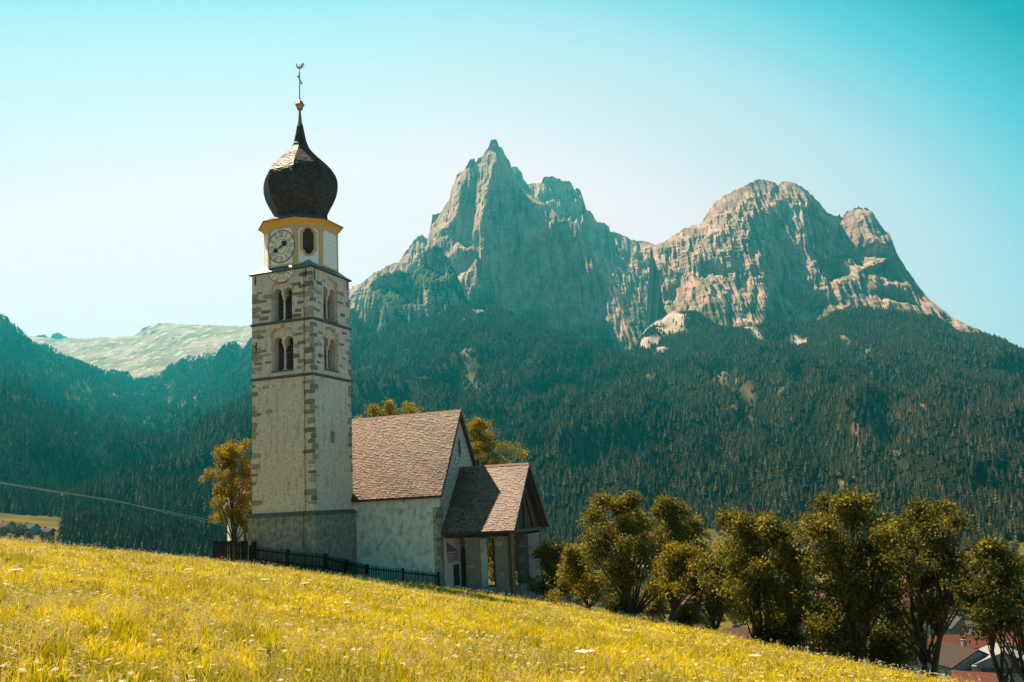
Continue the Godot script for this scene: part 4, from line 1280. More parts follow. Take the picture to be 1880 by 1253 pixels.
func one_shingle(st: SurfaceTool, a: Vector3, b: Vector3, c: Vector3, d: Vector3, n: Vector3, th: float, col: Color) -> void:
	# a, b the lower corners, c, d the upper ones; the lower edge stands proud
	st.set_color(col)
	var l := n * th
	quad(st, a + l, b + l, c + n * 0.004, d + n * 0.004, n)
	quad(st, a, b, b + l, a + l, (a - d).normalized())
	tri(st, a, a + l, d, a - b)
	tri(st, b, b + l, c, b - a)

func onion(ch: Node, c0: Vector3) -> void:
	var dome := Node3D.new()
	dome.name = "onion_dome"
	ch.add_child(dome)
	var prof := [Vector2(2.02, 21.42), Vector2(1.93, 21.75), Vector2(1.92, 21.98), Vector2(2.10, 22.34), Vector2(2.35, 22.78), Vector2(2.60, 23.36), Vector2(2.71, 23.85), Vector2(2.73, 24.25), Vector2(2.70, 24.6), Vector2(2.60, 24.97), Vector2(2.29, 25.50), Vector2(1.90, 25.95), Vector2(1.43, 26.40), Vector2(0.98, 26.84), Vector2(0.64, 27.28), Vector2(0.44, 27.78), Vector2(0.29, 28.52), Vector2(0.17, 29.2)]
	# length along the profile
	var acc := [0.0]
	for i in range(1, prof.size()):
		acc.append(acc[-1] + (prof[i] - prof[i - 1]).length())
	var at := func(s: float) -> Vector2:
		for i in range(1, prof.size()):
			if s <= acc[i]:
				return prof[i - 1].lerp(prof[i], (s - acc[i - 1]) / (acc[i] - acc[i - 1]))
		return prof[-1]
	rng.seed = 31
	var st := mb()
	var rows := 58
	var step: float = acc[-1] / rows
	for r in rows:
		var p: Vector2 = at.call(r * step)
		var q: Vector2 = at.call(minf((r + 1.35) * step, acc[-1]))
		for k in 8:
			var a0 := TAU * k / 8 + PI / 8
			var a1 := TAU * (k + 1) / 8 + PI / 8
			var v0 := Vector3(cos(a0), 0, sin(a0))
			var v1 := Vector3(cos(a1), 0, sin(a1))
			var pa := c0 + v0 * p.x + Vector3.UP * p.y
			var pb := c0 + v1 * p.x + Vector3.UP * p.y
			var qa := c0 + v0 * q.x + Vector3.UP * q.y
			var qb := c0 + v1 * q.x + Vector3.UP * q.y
			var n := (pb - pa).cross(qa - pa)
			if n.dot(v0 + v1) < 0.0: n = -n
			if n.dot((v0 + v1)) < 0.0 and p.x > q.x: n = -n
			n = n.normalized()
			var wd := (pb - pa).length()
			var cnt := maxi(1, int(wd / 0.19))
			for i in cnt:
				var f0 := (i + (rng.randf_range(-0.12, 0.12) if i > 0 else 0.0)) / cnt
				var f1 := (i + 1 + (rng.randf_range(-0.12, 0.12) if i < cnt - 1 else 0.0)) / cnt
				var lift := rng.randf_range(0.024, 0.055)
				one_shingle(st, pa.lerp(pb, f0), pa.lerp(pb, f1), qa.lerp(qb, f1), qa.lerp(qb, f0), n, lift, shingle_color(Color(0.028, 0.020, 0.017), Color(0.052, 0.036, 0.029), Color(0.075, 0.048, 0.037), 0.08))
	var sh := part("shingle_courses", st, M.shingle, dome)
	sh.set_meta("kind", "stuff")
	# hip battens over the eight ridges
	for k in 8:
		var a := TAU * k / 8 + PI / 8
		var path := []
		var rad := []
		for i in range(2, prof.size()):
			path.append(c0 + Vector3(cos(a), 0, sin(a)) * (prof[i].x + 0.02) + Vector3.UP * prof[i].y)
			rad.append(0.022)
		st = mb()
		tube(st, path, rad, 5)
		part("hip_batten", st, M.roof_board, dome)
	st = mb(true)
	lathe(st, [Vector2(0.18, 29.15), Vector2(0.12, 29.7), Vector2(0.07, 30.35)], 10, c0)
	part("spike", st, M.warm_timber, dome)
	# gilt ball, rod, cross and weathercock
	st = mb(true)
	lathe(st, [Vector2(0.0, 30.32), Vector2(0.12, 30.34), Vector2(0.22, 30.44), Vector2(0.265, 30.6), Vector2(0.28, 30.74), Vector2(0.345, 30.76), Vector2(0.345, 30.83), Vector2(0.275, 30.86), Vector2(0.24, 31.02), Vector2(0.14, 31.13), Vector2(0.0, 31.17)], 20, c0)
	part("gilt_ball", st, M.gilt, dome)
	st = mb()
	tube(st, [c0 + Vector3.UP * 31.1, c0 + Vector3.UP * 33.2, c0 + Vector3.UP * 34.15], [0.04, 0.032, 0.012], 6)
	for h in [31.28, 33.36]:
		tube(st, [c0 + Vector3.UP * (h - 0.08), c0 + Vector3.UP * h, c0 + Vector3.UP * (h + 0.08)], [0.035, 0.075, 0.035], 8)
	part("rod", st, M.iron, dome)
	# the cross bar turns away along the tower's diagonal; its arms widen to the ends
	st = mb()
	var bx := Vector3(0.44, -0.72, 0.25).normalized()
	var by := Vector3(0, 0, 1).cross(bx).normalized()
	for s in [-1, 1]:
		prism(st, PackedVector2Array([Vector2(0, -0.04), Vector2(s * 0.28, -0.03), Vector2(s * 0.52, -0.085), Vector2(s * 0.60, 0.0), Vector2(s * 0.52, 0.085), Vector2(s * 0.28, 0.03), Vector2(0, 0.04)]), c0 + Vector3.UP * 32.85, bx, by, 0.05)
	part("cross_arm", st, M.iron, dome)
	st = mb()
	var cock := PackedVector2Array([Vector2(-0.32, 0.30), Vector2(-0.27, 0.42), Vector2(-0.20, 0.36), Vector2(-0.21, 0.18), Vector2(-0.10, 0.08), Vector2(0.06, 0.06), Vector2(0.16, 0.16), Vector2(0.22, 0.34), Vector2(0.36, 0.42), Vector2(0.50, 0.33), Vector2(0.50, 0.18), Vector2(0.40, 0.26), Vector2(0.32, 0.14), Vector2(0.44, 0.10), Vector2(0.34, 0.0), Vector2(0.22, -0.12), Vector2(0.06, -0.20), Vector2(-0.10, -0.18), Vector2(-0.24, -0.05), Vector2(-0.30, 0.14)])
	var cx := Vector3(0.936, 0, -0.351).normalized()
	prism(st, cock, c0 + Vector3.UP * 33.86 + Vector3(0, 0, 0.03), cx * 0.78, Vector3.UP * 0.78, 0.05)
	part("weathercock", st, M.pale_metal, dome)

func shingle_slope(called: String, parent: Node, e0: Vector3, e1: Vector3, up: Vector3, length: float, courses: int, width: float, colors: Array, odd: float) -> void:
	# courses of split shingles on the slope above the eave e0-e1
	var along := (e1 - e0).normalized()
	var n := up.cross(along)
	if n.y < 0.0: n = -n
	var st := mb()
	var len := (e1 - e0).length()
	var ex := length / courses
	for r in courses:
		var x := -rng.randf() * width
		while x < len:
			var w := width * rng.randf_range(0.6, 1.35)
			var xa := maxf(x, 0.0)
			var xb := minf(x + w - 0.008, len)
			if xb - xa > 0.03:
				var base := e0 + up * (r * ex + rng.randf_range(-0.018, 0.018))
				var tall := minf(ex * 1.5, length - r * ex)
				var th := rng.randf_range(0.014, 0.036)
				var patch := bumps.get_noise_2d(xa * 40.0 + r * 9.0, r * ex * 40.0)
				var col := shingle_color(colors[0], colors[1], colors[2], odd)
				col = col.lerp(colors[3], clampf(patch * 1.6, 0.0, 0.75))
				one_shingle(st, base + along * xa, base + along * xb, base + along * xb + up * tall, base + along * xa + up * tall, n, th, col)
			x += w
	var o := part(called, st, M.shingle, parent)
	o.set_meta("kind", "stuff")

func nave(ch: Node) -> void:
	var UP := Vector3.UP
	var GX := Vector3(0, 0, -1)
	var nv := Node3D.new()
	nv.name = "nave"
	ch.add_child(nv)
	rng.seed = 12
	var vc := 8.641
	var ye := 0.9915
	var yr := 7.1552
	# walls with the gable
	var st := mb()
	var hwid := 3.59
	var slope := (yr - ye) / 3.891
	var g := PackedVector2Array([Vector2(vc - hwid, -9.5), Vector2(vc + hwid, -9.5), Vector2(vc + hwid, yr - 0.16 - slope * hwid), Vector2(vc, yr - 0.16), Vector2(vc - hwid, yr - 0.16 - slope * hwid)])
	prism(st, g, Vector3(6.876, 0, 0), GX, UP, 0.6)
	part("gable_wall", st, M.gable_render, nv)
	st = mb()
	box(st, P(-10.6, vc + hwid, -9.5), P(6.274, vc - hwid, ye + 0.25))
	part("nave_wall", st, M.nave_render, nv)
	# frieze under the eaves, a shade proud
	st = mb()
	box(st, P(-5.0, vc - hwid, ye - 0.75), P(6.86, vc - hwid - 0.03, ye + 0.2))
	box(st, P(-5.0, vc - hwid - 0.03, ye - 0.80), P(6.86, vc - hwid - 0.065, ye - 0.74))
	part("frieze", st, M.nave_render, nv)
	# corner of worn stones
	var y := -5.6
	while y < 0.5:
		var h := rng.randf_range(0.25, 0.5)
		st = mb()
		box(st, P(6.876 - rng.randf_range(0.12, 0.4), vc - hwid + rng.randf_range(0.2, 0.5), y + 0.01), P(6.89, vc - hwid - 0.016, y + h - 0.015))
		part("quoin", st, M["quoin_stone_%d" % (rng.randi() % 4)], nv)
		y += h
	# apse at the far left end
	st = mb()
	var ap := [P(-10.6, vc - hwid, 0), P(-11.8, vc - hwid + 1.05, 0), P(-12.4, vc, 0), P(-11.8, vc + hwid - 1.05, 0), P(-10.6, vc + hwid, 0)]
	for i in 4:
		quad(st, ap[i] - UP * 9.5, ap[i + 1] - UP * 9.5, ap[i + 1] + UP * (ye + 0.2), ap[i] + UP * (ye + 0.2), ap[i] + ap[i + 1] + P(20, -2 * vc, 0))
	part("apse_wall", st, M.nave_render, nv)
	# roof slabs, hip over the apse
	var d := Vector3(0, yr - ye, -3.891).normalized()
	var sl := Vector2(yr - ye, 3.891).length()
	st = mb()
	for s in [-1, 1]:
		var a := P(-8.8, vc, yr)
		var b := P(7.126, vc, yr)
		var e := P(7.126, vc + s * 3.891, ye)
		var f := P(-10.9, vc + s * 3.891, ye)
		var n := Vector3(0, 3.891, -s * (yr - ye)).normalized()
		quad(st, a, b, e, f, n)
		quad(st, a - n * 0.10, b - n * 0.10, e - n * 0.10, f - n * 0.10, -n)
		quad(st, b, e, e - n * 0.10, b - n * 0.10, Vector3.RIGHT)
		quad(st, e, f, f - n * 0.10, e - n * 0.10, -n.cross(Vector3.RIGHT) * s)
	var tips := [P(-10.9, vc - 3.891, ye), P(-12.2, vc - 2.7, ye), P(-12.8, vc, ye), P(-12.2, vc + 2.7, ye), P(-10.9, vc + 3.891, ye)]
	for i in 4:
		tri(st, P(-8.8, vc, yr), tips[i], tips[i + 1], UP)
	part("roof_deck", st, M.roof_board, nv)
	var cols := [Color(0.10, 0.055, 0.035), Color(0.20, 0.112, 0.072), Color(0.055, 0.033, 0.023), Color(0.05, 0.032, 0.024)]
	shingle_slope("roof_shingles", nv, P(-10.2, vc - 3.93, ye - 0.03) + Vector3(0, 0.02, 0.02), P(7.14, vc - 3.93, ye - 0.03) + Vector3(0, 0.02, 0.02), d, sl, 50, 0.145, cols, 0.2)
	# ridge row
	st = mb()
	for i in 66:
		var u := -8.8 + i * 0.242
		box(st, Vector3(u, 0.0, -0.02), Vector3(u + 0.23, 0.03, 0.20), Transform3D(Basis(Vector3.RIGHT, 0.98), P(0, vc, yr + 0.05 + rng.randf_range(0, 0.02))))
	part("ridge_shingles", st, M.warm_timber, nv)
	# verge boards on the gable and the gutter line under the eave
	for s in [-1, 1]:
		st = mb()
		var n := Vector3(0, 3.891, -s * (yr - ye)).normalized()
		beam(st, P(7.13, vc, yr) - n * 0.06, P(7.13, vc + s * 3.93, ye - 0.05) - n * 0.06, 0.05, 0.17)
		part("verge_board", st, M.roof_board, nv)
	st = mb()
	box(st, P(0.0, vc - 3.80, ye - 0.16), P(7.11, vc - 3.92, ye - 0.05))
	part("eaves_board", st, M.roof_board, nv)
	# narrow slot window high in the gable with its stone surround
	var w := Node3D.new()
	w.name = "window"
	nv.add_child(w)
	st = mb()
	prism(st, PackedVector2Array([Vector2(vc - 0.26, 3.7), Vector2(vc + 0.26, 3.7), Vector2(vc + 0.26, 5.0), Vector2(vc, 5.25), Vector2(vc - 0.26, 5.0)]), Vector3(6.892, 0, 0), GX, UP, 0.1)
	part("frame", st, M.pillar_stone, w)
	st = mb()
	prism(st, PackedVector2Array([Vector2(vc - 0.12, 3.85), Vector2(vc + 0.12, 3.85), Vector2(vc + 0.12, 4.9), Vector2(vc - 0.12, 4.9)]), Vector3(6.897, 0, 0), GX, UP, 0.1)
	part("pane", st, M.dark_void, w)

func porch(ch: Node) -> void:
	var UP := Vector3.UP
	var GX := Vector3(0, 0, -1)
	var pc := Node3D.new()
	pc.name = "porch"
	ch.add_child(pc)
	rng.seed = 13
	var vc := 8.641
	var ye := -1.5818
	var yr := 2.9212
	var hs := 3.6258
	var u0 := 6.88
	var u1 := 12.2866
	var d := Vector3(0, yr - ye, -hs).normalized()
	var sl := Vector2(yr - ye, hs).length()
	var st := mb()
	for s in [-1, 1]:
		var a := P(u0, vc, yr)
		var b := P(u1, vc, yr)
		var e := P(u1, vc + s * hs, ye)
		var f := P(u0, vc + s * hs, ye)
		var n := Vector3(0, hs, -s * (yr - ye)).normalized()
		quad(st, a, b, e, f, n)
		quad(st, a - n * 0.09, b - n * 0.09, e - n * 0.09, f - n * 0.09, -n)
		quad(st, b, e, e - n * 0.09, b - n * 0.09, Vector3.RIGHT)
		quad(st, e, f, f - n * 0.09, e - n * 0.09, Vector3(0, -1, s))
	part("roof_deck", st, M.roof_board, pc)
	var cols := [Color(0.11, 0.065, 0.050), Color(0.20, 0.12, 0.092), Color(0.065, 0.04, 0.031), Color(0.085, 0.053, 0.042)]
	shingle_slope("roof_shingles", pc, P(u0, vc - hs - 0.04, ye - 0.01), P(u1 + 0.01, vc - hs - 0.04, ye - 0.01), d, sl + 0.03, 40, 0.145, cols, 0.14)
	st = mb()
	for i in 24:
		var u := u0 + i * 0.224
		box(st, Vector3(u, 0.0, -0.02), Vector3(u + 0.213, 0.03, 0.18), Transform3D(Basis(Vector3.RIGHT, 0.92), P(0, vc, yr + 0.05 + rng.randf_range(0, 0.02))))
	part("ridge_shingles", st, M.warm_timber, pc)
	for s in [-1, 1]:
		st = mb()
		var n := Vector3(0, hs, -s * (yr - ye)).normalized()
		beam(st, P(u1 - 0.02, vc, yr) - n * 0.06, P(u1 - 0.02, vc + s * (hs + 0.05), ye - 0.06) - n * 0.06, 0.05, 0.18)
		part("verge_board", st, M.roof_board, pc)
		st = mb()
		for i in 7:
			var u := lerpf(u0 + 0.5, u1 - 0.35, i / 6.0)
			beam(st, P(u, vc, yr - 0.22), P(u, vc + s * (hs - 0.03), ye - 0.17), 0.12, 0.14)
		part("rafters", st, M.timber, pc)
	st = mb()
	box(st, P(u0, vc - hs + 0.09, ye - 0.14), P(u1 - 0.03, vc - hs - 0.03, ye - 0.06))
	part("eaves_board", st, M.roof_board, pc)
	# timber gable: boards behind the verge, tie beam, posts
	for i in 17:
		var a := vc - hs + 0.35 + i * (2 * hs - 0.7) / 17.0
		var b := a + (2 * hs - 0.7) / 17.0 - 0.02
		var top := func(v: float) -> float: return yr - 0.25 - absf(v - vc) * (yr - ye) / hs
		st = mb()
		prism(st, PackedVector2Array([Vector2(a, ye - 0.05), Vector2(b, ye - 0.05), Vector2(b, maxf(top.call(b), ye + 0.02)), Vector2(a, maxf(top.call(a), ye + 0.02))]), Vector3(11.55 + 0.02 * (i % 2), 0, 0), GX, UP, 0.04)
		part("gable_board", st, M.timber, pc)
	for q in [[P(11.78, vc - hs + 0.2, ye - 0.12), P(11.78, vc + hs - 0.2, ye - 0.12), 0.2, 0.24], [P(u0, 5.75, ye - 0.28), P(11.95, 5.75, ye - 0.28), 0.24, 0.24], [P(u0, 11.3, ye - 0.28), P(11.95, 11.3, ye - 0.28), 0.24, 0.24], [P(11.7, vc, ye), P(11.7, vc, yr - 0.35), 0.16, 0.16], [P(11.7, vc - 1.9, ye), P(11.7, vc - 0.1, yr - 1.6), 0.14, 0.14], [P(11.7, vc + 1.9, ye), P(11.7, vc + 0.1, yr - 1.6), 0.14, 0.14]]:
		st = mb()
		beam(st, q[0], q[1], q[2], q[3])
		part("beam", st, M.timber, pc)
	# masonry pillars
	for q in [[8.46, 9.6, 5.45, 6.55], [10.62, 11.56, 5.45, 6.4], [11.0, 11.92, 8.55, 11.05], [8.4, 9.4, 10.6, 11.5]]:
		st = mb()
		box(st, P(q[0], q[3], -8.5), P(q[1], q[2], ye - 0.40))
		var pl := part("pillar", st, M.pillar_stone, pc)
		var py := -5.0
		while py < ye - 0.8:
			var h := rng.randf_range(0.2, 0.42)
			if rng.randf() < 0.55:
				var w := rng.randf_range(0.3, 0.55)
				wall_stone("stone", Vector2(rng.randf_range(q[0] + 0.3, q[1] - 0.3), py + h / 2), w, h * 0.85, P(0, q[2], 0), Vector3.RIGHT, pl, 0.012)
			py += h
		st = mb()
		box(st, P(q[0] - 0.04, q[3] + 0.04, ye - 0.52), P(q[1] + 0.04, q[2] - 0.04, ye - 0.405))
		part("cap_slab", st, M.plinth_render, pl)
	st = mb()
	prism(st, PackedVector2Array([Vector2(5.45, -8), Vector2(6.55, -8), Vector2(6.55, ye - 0.53), Vector2(5.45, ye - 0.53)]), Vector3(9.605, 0, 0), GX, UP, 0.02)
	part("pillar_render", st, M.nave_render, pc)
	# slim corner post and its neighbours
	for q in [[11.72, 5.5, 0.13, "timber"], [11.9, 5.52, 0.16, "warm_timber"], [11.93, 11.12, 0.12, "pillar_stone"]]:
		st = mb()
		beam(st, P(q[0], q[1], -8.0), P(q[0], q[1], ye - 0.2), q[2], q[2])
		part("post", st, M[q[3]], pc)
	# parapets
	st = mb()
	box(st, P(9.6, 5.95, -8.5), P(11.95, 5.5, -5.30))
	part("parapet", st, M.plinth_render, pc)
	st = mb()
	box(st, P(11.5, 11.08, -9.5), P(11.97, 5.46, -5.30))
	part("parapet", st, M.plinth_render, pc)
	st = mb()
	box(st, P(u0, 11.0, -9.0), P(11.5, 5.6, -5.62))
	part("porch_floor", st, M.pillar_stone, pc)
	# painted wall inside: pediment over a framed niche, and the pointed door
	var fr := Node3D.new()
	fr.name = "wall_painting"
	pc.add_child(fr)
	st = mb()
	prism(st, PackedVector2Array([Vector2(5.35, -8.0), Vector2(8.05, -8.0), Vector2(8.05, -1.9), Vector2(5.35, -1.9)]), Vector3(6.90, 0, 0), GX, UP, 0.03)
	part("ground_coat", st, M.lime_wash, fr)
	st = mb()
	prism(st, PackedVector2Array([Vector2(5.75, -2.95), Vector2(7.7, -2.95), Vector2(5.75, -2.2)]), Vector3(6.906, 0, 0), GX, UP, 0.02)
	part("pediment", st, M.fresco_red, fr)
	st = mb()
	for i in 7:
		prism(st, PackedVector2Array([Vector2(5.9 + i * 0.27, -3.65), Vector2(6.05 + i * 0.27, -3.65), Vector2(6.05 + i * 0.27, -3.2), Vector2(5.9 + i * 0.27, -3.2)]), Vector3(6.906, 0, 0), GX, UP, 0.02)
	prism(st, PackedVector2Array([Vector2(5.75, -3.14), Vector2(7.8, -3.14), Vector2(7.8, -3.04), Vector2(5.75, -3.04)]), Vector3(6.906, 0, 0), GX, UP, 0.02)
	part("painted_band", st, M.fresco_red, fr)
	st = mb()
	for q in [[6.3, 6.7, -5.5, -3.85], [7.75, 8.0, -5.5, -3.85], [6.3, 8.0, -3.845, -3.68]]:
		prism(st, PackedVector2Array([Vector2(q[0], q[2]), Vector2(q[1], q[2]), Vector2(q[1], q[3]), Vector2(q[0], q[3])]), Vector3(6.925, 0, 0), GX, UP, 0.04)
	part("niche_frame", st, M.lime_wash, fr)
	st = mb()
	prism(st, PackedVector2Array([Vector2(6.7, -5.3), Vector2(7.75, -5.3), Vector2(7.75, -3.86), Vector2(6.7, -3.86)]), Vector3(6.908, 0, 0), GX, UP, 0.02)
	part("niche", st, M.timber, fr)
	var dr := Node3D.new()
	dr.name = "door"
	pc.add_child(dr)
	st = mb()
	var dp := PackedVector2Array([Vector2(8.1, -7.0), Vector2(9.2, -7.0), Vector2(9.2, -3.5), Vector2(9.05, -3.1), Vector2(8.65, -2.65), Vector2(8.25, -3.1), Vector2(8.1, -3.5)])
	prism(st, dp, Vector3(6.91, 0, 0), GX, UP, 0.06)
	part("leaf", st, M.dark_void, dr)
	st = mb()
	prism(st, PackedVector2Array([Vector2(9.2, -7), Vector2(9.42, -7), Vector2(9.42, -3.4), Vector2(9.2, -3.5)]), Vector3(6.94, 0, 0), GX, UP, 0.06)
	prism(st, PackedVector2Array([Vector2(7.98, -7), Vector2(8.1, -7), Vector2(8.1, -3.5), Vector2(7.98, -3.4)]), Vector3(6.93, 0, 0), GX, UP, 0.06)
	part("jamb", st, M.pillar_stone, dr)


# ------------------------------------------------------------------ fences
func church_to_world(u: float, v: float) -> Vector3:
	return Vector3(-13.7455, 0, -62.7476) + Vector3(cos(YAW), 0, sin(YAW)) * u + Vector3(sin(YAW), 0, -cos(YAW)) * v

func fence(label: String, runs: Array, gap: float) -> void:
	var a0 := church_to_world(runs[0][0], runs[0][1])
	var f := thing("picket_fence", label, "fence", Vector3(a0.x, 0, a0.z), 0.0, "picket fences round the church")
	var off := -Vector3(a0.x, 0, a0.z)
	var shapes := []
	for k in 3:
		var st := mb()
		var w := 0.045 + 0.004 * k
		prism(st, PackedVector2Array([Vector2(-w / 2, -2.6), Vector2(w / 2, -2.6), Vector2(w / 2, -0.07), Vector2(0.0, 0.02 * k - 0.01), Vector2(-w / 2, -0.07)]), Vector3.ZERO, Vector3.RIGHT, Vector3.UP, 0.025)
		shapes.append(done(st))
	for i in runs.size() - 1:
		var a: Vector3 = church_to_world(runs[i][0], runs[i][1]) + Vector3.UP * runs[i][2] + off
		var b: Vector3 = church_to_world(runs[i + 1][0], runs[i + 1][1]) + Vector3.UP * runs[i + 1][2] + off
		var d := b - a
		var flat := Vector3(d.x, 0, d.z)
		var n := int(flat.length() / gap)
		var ax := flat.normalized()
		var bs := Basis(ax, Vector3.UP, ax.cross(Vector3.UP))
		for k in n:
			var o := part("picket", shapes[rng.randi() % 3], M.fence_wood, f)
			o.transform = Transform3D(bs.rotated(bs.z, rng.randf_range(-0.03, 0.03)), a.lerp(b, (k + 0.5) / n) + Vector3.UP * rng.randf_range(-0.03, 0.03))
		for h in [0.25, 0.85]:
			var st := mb()
			beam(st, a - Vector3.UP * h - bs.z * 0.05, b - Vector3.UP * h - bs.z * 0.05, 0.05, 0.08)
			part("rail", st, M.fence_wood, f)
		for e in ([0.0, 0.5, 1.0] if flat.length() > 4.0 else [0.0, 1.0]):
			var st := mb()
			var p := a.lerp(b, e)
			beam(st, p - Vector3.UP * 2.6 - bs.z * 0.08, p + Vector3.UP * 0.03 - bs.z * 0.08, 0.16, 0.16)
			part("post", st, M.fence_wood, f)

func fences() -> void:
	rng.seed = 55
	fence("dark wooden picket fence stepping down the slope in front of tower and nave", [[-4.24, -1.3, -1.71], [1.61, -1.3, -2.44], [2.08, 3.2, -3.46], [6.74, 4.62, -4.18]], 0.115)
	fence("dark picket fence behind the small tree left of the tower", [[-11.9, 4.6, -1.5], [-8.5, 2.2, -1.44], [-4.5, -0.5, -1.5]], 0.13)


# ------------------------------------------------------------------ trees
func clump_mesh(sd: int, n: int, size: float, spread: float) -> ArrayMesh:
	# a spray of pointed leaves round a twig
	rng.seed = sd
	var st := mb()
	for i in n:
		var dir := Vector3(rng.randfn(), rng.randfn() * 0.8, rng.randfn()).normalized()
		var at := dir * spread * pow(rng.randf(), 0.5)
		var l := (dir + Vector3(rng.randfn(), rng.randfn() - 0.35, rng.randfn()) * 0.6).normalized()
		var s := l.cross(Vector3(rng.randfn(), rng.randfn(), rng.randfn())).normalized() * size * 0.33
		var up := s.cross(l).normalized() * size * 0.12
		var k := size * rng.randf_range(0.75, 1.25)
		var c := rng.randf_range(0.75, 1.2)
		st.set_color(Color(c, c, c * 0.9))
		tri(st, at, at + l * k * 0.5 + s, at + l * k, up)
		tri(st, at, at + l * k, at + l * k * 0.5 - s + up, up)
	return done(st)

var clumps := []

func leafy_tree(called: String, label: String, group: String, base: Vector3, spread: float, low: float, high: float, lean: float, stems: int, sd: int, tone: Array, count: int, trunk_r := 0.16) -> void:
	# spread: half width of the crown, low/high: heights of its lower and upper end above the base
	if clumps.is_empty():
		for i in 4:
			clumps.append(clump_mesh(100 + i, 17, 0.125, 0.30))
	rng.seed = sd
	var t := thing(called, label, "bush" if called.contains("bush") else "tree", base, 0.0, group)
	var wood := mb(true)
	var blobs := []
	var tips := []
	var mid := Vector3(lean, (low + high) / 2, 0)
	# crown made of overlapping bunches held by limbs
	low += (high - low) * 0.10
	var nb := 10 + int(spread * 9.0)
	high -= 0.35
	spread *= 1.10
	for i in nb:
		var a := 2.39996 * i + rng.randf() * 0.9
		var f := rng.randf()
		var h := lerpf(low, high, clampf((i + rng.randf_range(-1.5, 2.0)) / nb, 0.0, 1.0))
		var env := sqrt(maxf(0.04, 1.0 - pow((h - lerpf(low, high, 0.40)) / ((high - low) * 0.64), 2.0)))
		var r := spread * env * (0.15 + 0.85 * sqrt(f)) * (0.85 + 1.4 * fine.get_noise_3d(cos(a) * 18.0 + sd * 7.0, h * 9.0, sin(a) * 18.0))
		var c := Vector3(lean * (h / high) + cos(a) * r, h, sin(a) * r * 0.9)
		var size := (0.24 + spread * rng.randf_range(0.07, 0.16)) * (0.75 + 0.25 * env)
		blobs.append([c, size])
		tips.append(c)
	# upright leading shoots break the top of the crown
	for i in 4:
		blobs.append([Vector3(lean + rng.randf_range(-0.5, 0.5) * spread, high + rng.randf_range(-0.35, 0.3), rng.randf_range(-0.4, 0.4) * spread), 0.22 + spread * 0.05])
		tips.append(blobs[-1][0])
	for s in stems:
		var foot := Vector3(rng.randf_range(-0.3, 0.3) if stems > 1 else 0.0, -0.6, rng.randf_range(-0.3, 0.3) if stems > 1 else 0.0)
		var top := Vector3(lean, lerpf(low, high, 0.75), 0) + (Vector3(cos(TAU * s / stems + 0.5), 0, sin(TAU * s / stems + 0.5)) * spread * 0.45 if stems > 1 else Vector3.ZERO)
		var path := []
		var rad := []
		for k in 7:
			var f := k / 6.0
			path.append(foot.lerp(top, f) + Vector3(rng.randf_range(-0.14, 0.14), 0, rng.randf_range(-0.14, 0.14)) * sin(f * PI))
			rad.append(trunk_r * (1.25 if k == 0 else 1.0) * (1.0 - 0.86 * f) / (1.0 if stems == 1 else 1.35))
		tube(wood, path, rad, 8)
		for i in tips.size():
			if i % stems != s:
				continue
			var f := clampf((tips[i].y / high) * rng.randf_range(0.45, 0.75), 0.2, 0.95)
			var k := int(f * 6.0)
			var from: Vector3 = path[k]
			var bend: Vector3 = from.lerp(tips[i], 0.5) + Vector3(0, -0.15 + rng.randf() * 0.3, 0)
			tube(wood, [from, bend, tips[i]], [rad[k] * 0.55, rad[k] * 0.34, 0.015], 5)
	part("trunk", wood, M.bark, t)
	var sets := [[], [], [], []]
	var cols := [[], [], [], []]
	for i in int(count * 0.60):
		var b = blobs[rng.randi() % blobs.size()]
		var dir := Vector3(rng.randfn(), rng.randfn(), rng.randfn()).normalized()
		var p: Vector3 = b[0] + dir * b[1] * pow(rng.randf(), 0.55) * Vector3(1.25, 0.72, 1.25)
		if rng.randf() < 0.12:
			p += dir * b[1] * 0.7
		var k := rng.randi() % 4
		var bs := Basis.from_euler(Vector3(rng.randf() * TAU, rng.randf() * TAU, rng.randf() * TAU)).scaled(Vector3.ONE * rng.randf_range(0.8, 1.35))
		sets[k].append(Transform3D(bs, p))
		var c: Color = tone[0].lerp(tone[1], rng.randf())
		if rng.randf() < 0.14: c = tone[2]
		cols[k].append(c)
	for k in 4:
		var o := scatter("foliage", clumps[k], M.leaf, sets[k], cols[k], t)
		o.set_meta("kind", "stuff")

